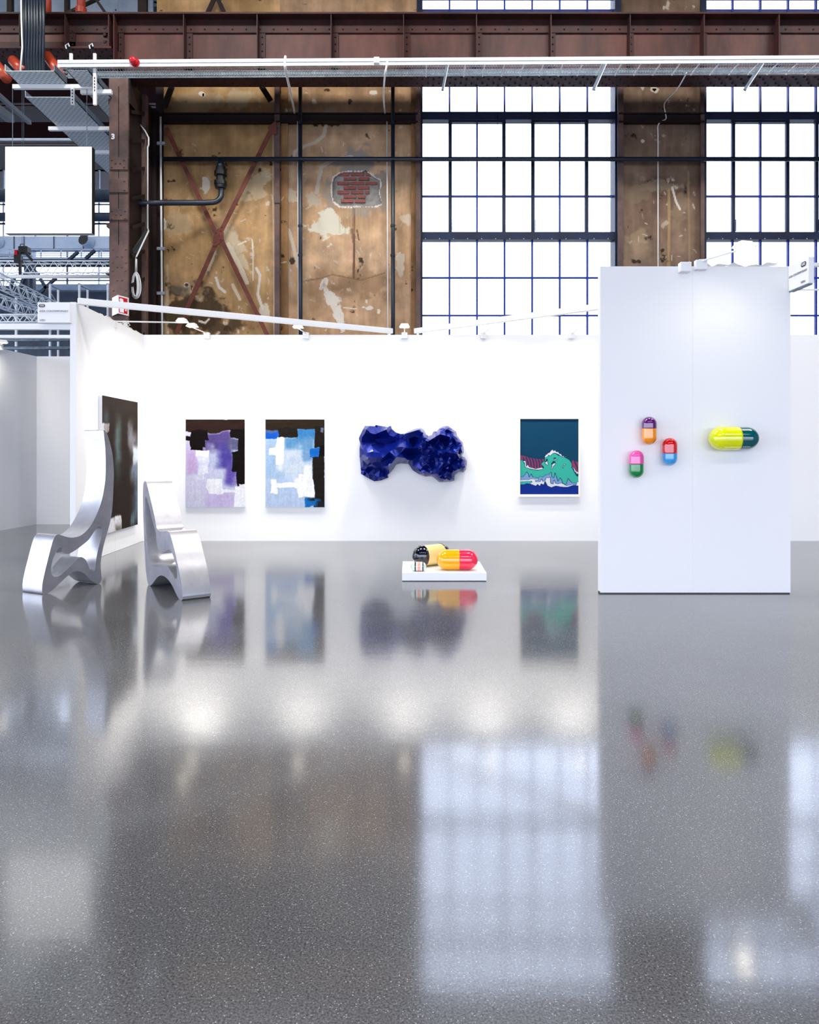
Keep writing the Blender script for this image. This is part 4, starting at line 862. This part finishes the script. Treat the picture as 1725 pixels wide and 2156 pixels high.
canvas('purple, white and black abstract canvas, nearest the corner', '', 391, 883, 515.5, 1068, yP, L1, (100,115,745,1055), (206,206,230), 5)
canvas('blue, white and black abstract canvas beside the blue relief', '', 559, 883, 683.5, 1068, yP, L2, (955,115,1590,1055), (186,206,232), 8)
# tall black painting on the side wall
L0 = [((.33,.14,.50,.50),(96,116,116),.1,.9),((.36,.48,.48,.62),(58,70,70),.1,.8),((.0,.1,.14,.22),(70,78,84),.08),((.72,.16,.86,.34),(112,112,116),.06),((.74,.26,1.1,.42),(132,130,136),.08),((.84,.36,1.1,.54),(214,226,234),.04),((.76,.52,1.1,.64),(126,138,158),.07),((.88,.6,1.1,.95),(104,124,144),.08),((.8,.72,.92,.92),(66,74,80),.1),((.78,.9,.92,.98),(96,116,124),.04),
 ((-.1,.20,.16,.26),(238,238,242),.02),((-.1,.2,.03,1.1),(220,222,226),.02),((.33,.88,.5,1.1),(240,240,244),.02),((-.1,.88,.34,1.1),(236,236,240),.02)]
def wallpt(yy_): u = (yy_-ay)/(by-ay); return ax+(bx-ax)*u
ya_, yb_ = 10.53, 12.05; dirv = Vector((bx-ax, by-ay, 0)).normalized(); nrm = Vector((dirv.y, -dirv.x, 0))
pa = Vector((wallpt(ya_), ya_, 0))+nrm*.05; pb = Vector((wallpt(yb_), yb_, 0))+nrm*.05; zt0 = Zh(832,10.53); zb0 = zt0-2.0
t = thing('canvas_painting', 'tall dark painting with pale streaks behind the taller metal chair', 'painting', (pa.x, (ya_+yb_)/2, zb0), 'abstract canvases on the stand walls')
up = Vector((0,0,2.0)); bs = -nrm*.048; a0 = Vector((pa.x,pa.y,zb0))-nrm*.001; b0 = Vector((pb.x,pb.y,zb0))-nrm*.001
MB().add([a0,b0,b0+bs,a0+bs,a0+up,b0+up,b0+bs+up,a0+bs+up], [(0,3,2,1),(4,5,6,7),(0,1,5,4),(1,2,6,5),(2,3,7,6),(3,0,4,7)]).build('stretcher', M['canvas'], t)
img = paint_grid(1, 0, 0, 1, 1, L0, (40,28,20), 15, 140, 200)
grid_obj('painted_face', (pa.x,pa.y,zt0), pb-pa, (0,0,-2.0), 140, 200, M['paint'], img, t)

# framed wave print
t = thing('framed_print', 'white framed print of a green cresting wave on dark teal', 'picture', P(1158,1047,YB-.03))
yW = YB-.03; x0p, x1p, y0p, y1p = 1095.6, 1218.8, 882, 1041
fr = [(1093.2,880),(1221.5,880),(1221.5,1046),(1093.2,1046)]
for a in ((1093.0,880,x0p,1046),(x1p,880,1221.7,1046),(x0p,880,x1p,y0p),(x0p,y1p,x1p,1046)):
    MB().box(P(a[0],a[1],yW-.02), P(a[2],a[3],yW-.02)+Vector((0,.046,0))).build('frame_bar', M['frame'], t)
MB().box(P(x0p,y0p,yW)+Vector((0,.004,0)), P(x1p,y1p,yW)+Vector((0,.02,0))).build('backing_board', M['canvas'], t)
nu, nv = 210, 272; xs = 245+(np.arange(nu)+.5)/nu*1180; ys = 210+(np.arange(nv)+.5)/nv*1525; xx, yy = np.meshgrid(xs, ys)
jx = xx+(vnoise(xx.shape, 6, 70, 2)-.5)*34; jy = yy+(vnoise(xx.shape, 6, 71, 2)-.5)*34
lab = np.zeros(xx.shape, int); pal = [(0,66,100),(150,62,100),(58,192,170),(128,168,220),(238,240,250),(0,44,148),(92,62,132)]
def fill(poly, k, j=0): lab[inpoly(jx if j else xx, jy if j else yy, poly)] = k
fill([(240,930),(330,955),(450,990),(560,1010),(735,1020),(735,1120),(700,1220),(600,1225),(450,1200),(350,1190),(240,1060)], 1); fill([(1285,1035),(1430,1078),(1430,1330),(1360,1260),(1285,1190)], 1)
for k in range(7):
    a = 300+k*58; fill([(a,980),(a+16,985),(a+52,1080),(a+60,1190),(a+46,1190),(a+34,1090)], 6)
fill([(1330,1060),(1350,1062),(1400,1180),(1405,1260),(1385,1180)], 6)
fill([(240,1050),(290,1025),(340,1130),(370,1190),(470,1228),(600,1248),(700,1220),(722,1180),(662,1120),(700,1075),(738,1065),(738,985),(800,955),(870,925),(940,895),(1020,945),(1150,985),(1240,1035),(1285,1100),(1292,1190),(1340,1280),(1385,1360),(1430,1370),(1430,1500),(1200,1560),(1000,1500),(860,1420),(600,1420),(450,1440),(240,1420)], 2)
fill([(240,1375),(300,1372),(335,1335),(375,1270),(405,1310),(430,1390),(465,1310),(500,1380),(560,1385),(600,1400),(640,1370),(700,1380),(770,1330),(820,1330),(870,1275),(885,1380),(925,1400),(945,1290),(975,1370),(1010,1470),(1050,1390),(1085,1450),(1110,1515),(1175,1530),(1210,1405),(1260,1470),(1300,1495),(1380,1500),(1410,1560),(1100,1580),(800,1540),(240,1480)], 3)
fill([(240,1438),(400,1440),(460,1420),(560,1425),(620,1410),(600,1440),(550,1450),(560,1475),(640,1480),(680,1415),(700,1470),(745,1455),(775,1385),(810,1400),(850,1380),(862,1510),(910,1525),(925,1430),(960,1510),(1010,1520),(1080,1500),(1180,1555),(1320,1530),(1375,1545),(1380,1490),(1430,1465),(1430,1580),(1180,1600),(870,1600),(240,1560)], 4)
fill([(240,1478),(330,1470),(470,1462),(485,1480),(440,1515),(300,1535),(240,1530)], 2)
fill([(240,1530),(300,1540),(380,1510),(450,1520),(560,1562),(590,1525),(645,1567),(665,1512),(720,1540),(745,1462),(795,1560),(870,1590),(960,1560),(1080,1580),(1200,1585),(1320,1545),(1430,1562),(1430,1740),(240,1740)], 5)
top = [(732,972)]; 
for k, (a, b) in enumerate([(760,935),(800,905),(850,868),(890,822),(940,835),(1000,862),(1060,900),(1110,945),(1168,968)]): top += [(a-12,b+18),(a,b-6)]
fill(top+[(1120,978),(1060,960),(1020,925),(970,905),(940,893),(900,905),(870,930),(845,960),(820,935),(790,970),(750,985)], 4)
fill([(295,1030),(318,1060),(352,1040),(365,1110),(372,1170),(395,1120),(430,1180),(470,1190),(560,1215),(640,1195),(690,1190),(715,1200),(700,1220),(600,1240),(470,1222),(380,1195),(345,1180),(335,1100),(305,1070)], 4)
fill([(1280,1180),(1300,1190),(1340,1200),(1370,1260),(1430,1290),(1430,1310),(1400,1310),(1392,1360),(1375,1300),(1340,1270),(1320,1210),(1290,1200)], 4)
for poly in ([(745,1090),(790,1050),(812,1130),(795,1140),(750,1110)],[(885,1120),(950,1095),(965,1110),(915,1160),(885,1230),(868,1230),(885,1170)],[(915,1005),(990,1025),(985,1042),(920,1022)],[(1115,1125),(1160,1120),(1155,1142),(1120,1142)],[(1098,1160),(1122,1165),(1112,1205),(1098,1198)]): fill(poly, 4)
for poly in ([(880,1090),(890,1090),(900,1125),(880,1130)],[(905,1060),(950,1060),(950,1095),(905,1100)],[(770,1020),(800,1015),(795,1050),(750,1085)],[(930,990),(960,985),(960,1005),(920,1008)]): fill(poly, 0)
edge = np.zeros(lab.shape, bool)
for dx_, dy_ in ((1,0),(0,1),(1,1),(-1,1)): edge |= lab != np.roll(np.roll(lab, dy_, 0), dx_, 1)
edge &= ~((lab == 0) & (yy < 800)); img = np.array(pal, float)[lab]; img[edge] = (0,52,92); img = img*.86
grid_obj('print_sheet', P(x0p,y0p,yW), (X(x1p,yW)-X(x0p,yW),0,0), (0,0,Zh(y1p,yW)-Zh(y0p,yW)), nu, nv, M['print'], img, t)

# crumpled blue relief
OUT = [(160,330),(200,240),(240,165),(370,170),(380,155),(440,165),(530,180),(575,165),(585,205),(640,250),(700,270),(740,268),(820,230),(900,200),(960,190),(1000,215),(1030,270),(1060,300),(1110,280),(1130,235),(1170,240),(1200,195),(1250,172),(1310,165),(1360,195),(1420,240),(1430,290),(1470,340),(1505,380),(1515,450),(1518,510),(1480,555),(1530,570),(1560,620),(1550,730),(1510,768),(1460,750),(1400,800),(1395,870),(1340,885),(1200,893),(1150,850),(1110,815),(1020,820),(940,790),(860,740),(820,680),(800,655),(700,650),(640,665),(610,720),(560,775),(530,800),(540,835),(450,870),(360,882),(280,840),(190,785),(180,650),(172,560),(170,450),(180,390)]
def zpx(p): return (730+p[0]/6.161, 870+p[1]/6.161)
yR = YB-.02
random.seed(21); cand = []
pts2 = [zpx(p) for p in OUT]; ref = []
for i in range(len(pts2)):
    a, b = pts2[i], pts2[(i+1) % len(pts2)]; L_ = math.hypot(b[0]-a[0], b[1]-a[1]); k = max(1, int(L_/3.5))
    for s in range(k): ref.append((a[0]+(b[0]-a[0])*s/k, a[1]+(b[1]-a[1])*s/k))
inner = []
def ok(p, dmin):
    for q in inner:
        if (q[0]-p[0])**2+(q[1]-p[1])**2 < dmin**2: return False
    for q in ref:
        if (q[0]-p[0])**2+(q[1]-p[1])**2 < (dmin*.6)**2: return False
    return True
ridges = [([(777,967),(793,984),(819,980),(827,974),(834,964),(842,958)],.13,15),([(779,963),(808,963),(822,951),(839,940),(860,943),(874,945)],.17,13),([(769,900),(787,917),(798,912),(820,903)],.10,12),
 ([(853,914),(884,905),(890,917),(886,943)],.15,14),([(798,932),(811,935),(835,930),(847,920)],-.11,13),([(762,930),(785,925)],-.08,10),([(769,990),(795,988),(816,997)],-.09,10),([(834,961),(853,964),(865,972)],.11,10),([(790,945),(783,960)],.08,9),([(872,930),(868,960)],-.10,9),
 ([(900,930),(925,915),(950,922)],.09,9),([(905,965),(930,950),(955,955),(972,940)],.09,9),([(920,990),(935,970),(960,985)],.08,9),([(938,900),(941,925),(930,950)],-.08,7),([(950,1000),(947,975),(975,960)],-.08,8),([(900,1000),(910,980),(905,955)],-.07,7)]
for rp, ra, rw in ridges:
    for (x0_, y0_), (x1_, y1_) in zip(rp, rp[1:]):
        k_ = max(1, int(math.hypot(x1_-x0_, y1_-y0_)/5))
        for s_ in range(k_): 
            q_ = (x0_+(x1_-x0_)*s_/k_, y0_+(y1_-y0_)*s_/k_)
            if inpoly(np.array([q_[0]]), np.array([q_[1]]), pts2)[0] and ok(q_, 2.0): inner.append(q_)
def segd(p, rp):
    b_ = 1e9
    for (x0_, y0_), (x1_, y1_) in zip(rp, rp[1:]):
        t_ = min(max(((p[0]-x0_)*(x1_-x0_)+(p[1]-y0_)*(y1_-y0_))/((x1_-x0_)**2+(y1_-y0_)**2), 0), 1); b_ = min(b_, math.hypot(p[0]-x0_-t_*(x1_-x0_), p[1]-y0_-t_*(y1_-y0_)))
    return b_
tries = 0
while tries < 9000 and len(inner) < 900:
    tries += 1; p = (random.uniform(756,985), random.uniform(896,1015)); dm = 8.5 if p[0] < 880 else 3.6
    if inpoly(np.array([p[0]]), np.array([p[1]]), pts2)[0] and ok(p, dm): inner.append(p)
allp = ref+inner; n = len(ref)
vo, eo, fo, *_ = geometry.delaunay_2d_cdt([Vector(p) for p in allp], [(i, (i+1) % n) for i in range(n)], [tuple(range(n))], 1, 1e-5)
# height : valley and ridge lines radiating from a few nodes, so folds read as bent sheet metal
nodesL = [(786,922,.02),(824,921,.05),(806,960,.27),(833,975,.30),(785,985,.10),(868,915,.22),(858,950,.26),(880,940,.10),(800,1000,.05),(770,940,.16)]
def dist_edge(p): return min(math.hypot(p[0]-q[0], p[1]-q[1]) for q in ref)
rr = random.Random(5); cells = [(rr.uniform(878,985), rr.uniform(895,1015)) for _ in range(46)]
mb = MB(); zs = []
for v in vo:
    p = (v.x, v.y); de = dist_edge(p)
    wsum = 0; hs_ = 0
    for cx_, cy_, hh_ in nodesL:
        w_ = 1/((p[0]-cx_)**2+(p[1]-cy_)**2+20)**1.6; wsum += w_; hs_ += w_*hh_
    hl_ = .07+.35*hs_/wsum+rr.uniform(-.018,.018)
    ds = sorted(math.hypot(p[0]-c_[0], p[1]-c_[1]) for c_ in cells); hr_ = .10+.016*min(ds[0],8)+.012*min(ds[1]-ds[0],8)*.6+rr.uniform(-.02,.02)
    k = min(max((p[0]-872)/24, 0), 1); h_ = hl_*(1-k)+hr_*k+sum(ra*max(0, 1-segd(p, rp)/rw) for rp, ra, rw in ridges); h_ = max(h_, .01)
    e = min(de/6, 1); h_ = .03+(h_)*(.25+.75*e)
    if de < .3: h_ = .025+rr.uniform(0,.05)
    zs.append(h_); mb.v.append(tuple(P(p[0], p[1], yR)+Vector((0,-h_,0))))
mb.f = [tuple(reversed(f)) for f in fo]
# rear skirt back to the wall
nv0 = len(mb.v)
for i in range(n):
    a = mb.v[i]; mb.v.append((a[0]*.985+P(870,955,yR).x*.015, YB-.001, a[2]*.985+P(870,955,yR).z*.015))
for i in range(n): j = (i+1) % n; mb.f.append((i, j, nv0+j, nv0+i))
M['bluemetal'] = mat('blue_lacquered_sheet', (4,26,118), .24, metal=.5, spec=.45)
ob = mb.build('crumpled_relief', M['bluemetal'], origin=P(870,955,YB)); tag(ob, 'crumpled glossy cobalt blue metal relief on the back wall', 'sculpture')
import bmesh
bm = bmesh.new(); bm.from_mesh(ob.data); bmesh.ops.recalc_face_normals(bm, faces=bm.faces)
for e_ in bm.edges: e_.smooth = e_.calc_face_angle(0) < math.radians(24)
for f_ in bm.faces: f_.smooth = True
bm.to_mesh(ob.data); bm.free()

# ---- capsules
def cap_mat(n, c): return mat(n, c, .12, spec=.5, coat=.8)
def capsule(lab, c, axis, r, L, segs, group):
    """segs: (name, material, t0, t1, label) fractions along the length; ends are hemispherical"""
    c = Vector(c); d = Vector(axis).normalized(); t = thing('capsule', lab, 'capsule sculpture', c, group)
    def rad(s):   # s: distance along from start 0..L
        if s < r: q = r-s; return math.sqrt(max(r*r-q*q, 0))
        if s > L-r: q = s-(L-r); return math.sqrt(max(r*r-q*q, 0))
        return r
    for nm, m, t0, t1, k in segs:
        a, b = t0*L, t1*L; ss = []
        n_ = 28
        for i in range(n_+1):
            u = i/n_
            s = a+(b-a)*u
            if a == 0: s = (b-a)*(1-math.cos(u*math.pi/2)) if b > 0 else s
            elif abs(b-L) < 1e-6: s = a+(b-a)*math.sin(u*math.pi/2)
            ss.append(s)
        prof = [(s-L/2, max(rad(s)*k, .0004)) for s in ss]
        MB().lathe(c, d, prof, 40).build(nm, m, t, smooth=True)
    return t
G1 = 'wall-mounted capsule sculptures on the white panel wall'
cm = {k: cap_mat('gloss_'+k, v) for k, v in dict(purple=(92,16,110), orange=(250,150,16), red=(214,10,22), skyblue=(60,160,226), pink=(238,84,168), green=(0,132,60), yellow=(226,232,10), teal=(0,84,88), amber=(252,178,6), coral=(250,40,80), cream=(248,224,150), navy=(10,16,34), mint=(206,226,214), peach=(240,178,158), whitegloss=(240,240,236)).items()}
def wallcap(px, py, wpx, hpx, cA, cB, lab, split):
    y = yF-.09; r = wpx/2*y/F; L = hpx*y/F
    capsule(lab, P(px, py, yF-r-.004), (0,0,-1), r, L, [('cap', cm[cA], 0, split, 1.0), ('body', cm[cB], split, 1, .985)], G1)
wallcap(1367.3, 906.8, 30.6, 59, 'purple', 'orange', 'small upright capsule, purple over orange, topmost on the wall', .42)
wallcap(1410.5, 951, 31, 58.5, 'red', 'skyblue', 'small upright capsule, red over light blue', .56)
wallcap(1340.3, 977, 30.5, 58.5, 'pink', 'green', 'small upright capsule, pink over green, lowest on the wall', .50)
r = 25*(yF-.13)/F; capsule('large horizontal capsule, yellow and dark teal', P(1545.5, 923, yF-r-.005), (1,0,0), r, 103*(yF-.13)/F, [('cap', cm['yellow'], 0, .585, 1.0), ('body', cm['teal'], .585, 1, .955)], G1)
# plinth and its capsules
py_ = 8.62; px0_, px1_ = X(846.7,py_), X(1024.9,py_)
t = thing('plinth', 'low square white plinth on the floor under three capsules', 'plinth', ((px0_+px1_)/2, py_+.45, 0))
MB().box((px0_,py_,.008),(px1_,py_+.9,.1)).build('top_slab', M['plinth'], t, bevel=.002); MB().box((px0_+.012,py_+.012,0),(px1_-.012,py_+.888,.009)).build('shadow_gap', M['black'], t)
G2 = 'capsule sculptures lying on the white plinth'
r = 21.7*8.78/F; capsule('horizontal capsule lying in front, amber and coral red', (X(963.3,8.82), 8.84, .1+r), (1,.0,0), r, 87*8.82/F, [('cap', cm['amber'], 0, .545, 1.0), ('body', cm['coral'], .545, 1, .975)], G2)
r = .131; ax_ = Vector((.80,.60,0)); cc = Vector((X(902,9.0)+.045, 9.18, .1023+r))
capsule('large capsule lying at the back, black ends with cream middle', cc, ax_, r, .54, [('black_cap', cm['navy'], 0, .245, 1.01), ('body', cm['cream'], .245, .76, .99), ('black_end', cm['navy'], .76, 1, 1.01)], G2)
r = .055; capsule('small striped capsule at the front left of the plinth', (X(881.5,8.75), 8.74, .1015+r), (1,-.05,0), r, .185, [('end', cm['mint'],0,.26,1.),('black_band', cm['navy'],.26,.34,1.02),('white_band', cm['whitegloss'],.34,.44,1.),('peach_band', cm['peach'],.44,.64,1.01),('white_band', cm['whitegloss'],.64,.75,1.),('black_band', cm['navy'],.75,.82,1.02),('end', cm['mint'],.82,1,1.)], G2)

# ---- aluminium loop chairs : profile extruded
def catmull(pts, k=4):
    n = len(pts); out = []
    for i in range(n):
        p0, p1, p2, p3 = [np.array(pts[(i+j) % n], float) for j in (-1,0,1,2)]
        for s in range(k):
            u = s/k; out.append(tuple(.5*((2*p1)+(p2-p0)*u+(2*p0-5*p1+4*p2-p3)*u*u+(-p0+3*p1-3*p2+p3)*u**3)))
    return out
def chair(lab, outer, hole, F0, B0, w_, side):
    F0, B0 = Vector(F0), Vector(B0); d = (B0-F0); d.z = 0; d.normalize(); e = Vector((-d.y, d.x, 0))*side   # extrusion direction
    def proj(p):  # ray through pixel with the near side plane
        rx, rz = (p[0]-CX)/F, -(p[1]-HY)/F; nrm = e
        tt = (F0.x*nrm.x+F0.y*nrm.y)/(rx*nrm.x+nrm.y); q = Vector((rx*tt, tt, EYE+rz*tt))
        return ((q-F0).dot(d), max(q.z, 0.0))
    O = [proj(p) for p in catmull(outer)]; Hh = [proj(p) for p in catmull(hole)]
    zmin = min(o[1] for o in O); O = [(u, z-zmin) for u, z in O]
    no, nh = len(O), len(Hh); allp = [Vector(p) for p in O+Hh]
    vo, eo, fo, ov, *_ = geometry.delaunay_2d_cdt(allp, [(i,(i+1)%no) for i in range(no)]+[(no+i, no+(i+1)%nh) for i in range(nh)], [], 0, 1e-6)
    xx = np.array([p[0] for p in O+Hh]); 
    def inside(c):
        return inpoly(np.array([c.x]), np.array([c.y]), O)[0] and not inpoly(np.array([c.x]), np.array([c.y]), Hh)[0]
    tris = [f for f in fo if inside(sum((vo[i] for i in f), Vector((0,0)))/len(f))]
    mid = F0+d*.4+e*(w_/2); mid.z = 0
    t = thing('metal_chair', lab, 'chair', mid)
    W = lambda p, k: F0*1.0+d*p[0]+e*(w_*k)+Vector((0,0,p[1]-F0.z))
    for k, nm in ((0,'side_plate'),(1,'side_plate')):
        mb = MB(); fs = [f if k == 0 else tuple(reversed(f)) for f in tris]; mb.add([W(v,k) for v in vo], fs); mb.build(nm, M['aluside'], t)
    for nm, R in (('outer_band', O), ('inner_band', Hh)):
        mb = MB(); n_ = len(R); mb.add([W(p,0) for p in R]+[W(p,1) for p in R], [(i,(i+1)%n_,(i+1)%n_+n_,i+n_) for i in range(n_)]); mb.build(nm, M['alu'], t, smooth=True)
    return t
c1o = [(218.4,905.5),(223,909),(228,920),(236.5,953.6),(239.8,992.5),(238.7,1031.5),(236.5,1070.4),(232.3,1098),(225.4,1123),(218.4,1148),(214,1170.6),(212,1190),(213.3,1209.5),(213.7,1220.7),(208.7,1228.5),(200,1227),(189,1219),(178,1208),(167,1202.6),(155.8,1203.4),(143.3,1212),(128,1226),(111.3,1241.5),(96,1251.8),(89.5,1249.9),(89,1231.8),(93.2,1209.5),(100,1181.7),(107,1154),(112.7,1135.8),(119.6,1126),(128,1126.6),(141.9,1130.8),(155.8,1131.6),(172.5,1126),(189.2,1109.4),(203,1084.3),(214.3,1053.7),(221.2,1014.8),(222.6,981.4),(221.8,945.2),(219.3,917.4)]
c1h = [(208.7,1109),(215,1112.7),(215.7,1122.4),(211.5,1139),(206,1160),(202.4,1179.5),(201,1194.8),(197.6,1202.4),(190.6,1201.7),(186.4,1192),(180.9,1179.5),(172.5,1173.2),(165.6,1175.3),(153,1187.8),(133.6,1205.9),(122.4,1213.6),(112.7,1213.6),(107.8,1204.5),(108.5,1190.6),(111.3,1176.7),(118.3,1162.8),(123.8,1154.4),(130,1153.7),(132.9,1162.8),(139.1,1166.3),(147.5,1164.9),(158.6,1158.6),(173.9,1147.5),(187.8,1135),(199,1118.3)]
chair('taller brushed aluminium loop chair with a high curved back', c1o, c1h, (-3.895,7.85,0), (-3.572,8.466,0), .325, 1)
def z6(p): return (280+p[0]/7.7, 1000+p[1]/7.7)
c2o = [z6(p) for p in [(190,98),(215,120),(245,220),(280,370),(330,580),(365,760),(385,860),(412,905),(470,915),(560,910),(595,950),(630,1050),(670,1200),(710,1380),(750,1560),(780,1740),(800,1900),(805,1990),(785,2038),(750,2020),(700,1930),(640,1800),(580,1710),(520,1655),(460,1630),(400,1655),(350,1720),(310,1770),(270,1797),(245,1770),(225,1680),(210,1550),(200,1400),(190,1200),(180,1000),(172,800),(165,600),(162,400),(163,250),(168,150)]]
c2h = [z6(p) for p in [(208,345),(235,420),(270,550),(300,680),(330,800),(360,900),(375,980),(382,1080),(400,1180),(430,1250),(465,1278),(520,1250),(590,1207),(630,1250),(660,1340),(690,1440),(710,1540),(712,1650),(700,1685),(670,1660),(620,1570),(570,1500),(530,1470),(470,1465),(400,1480),(330,1485),(290,1430),(260,1330),(240,1200),(220,1000),(205,800),(198,600),(195,450),(200,370)]]
chair('shorter brushed aluminium loop chair nearer the purple canvas', c2o, c2h, (-2.33,7.515,0), (-2.948,8.346,0), .30, -1)
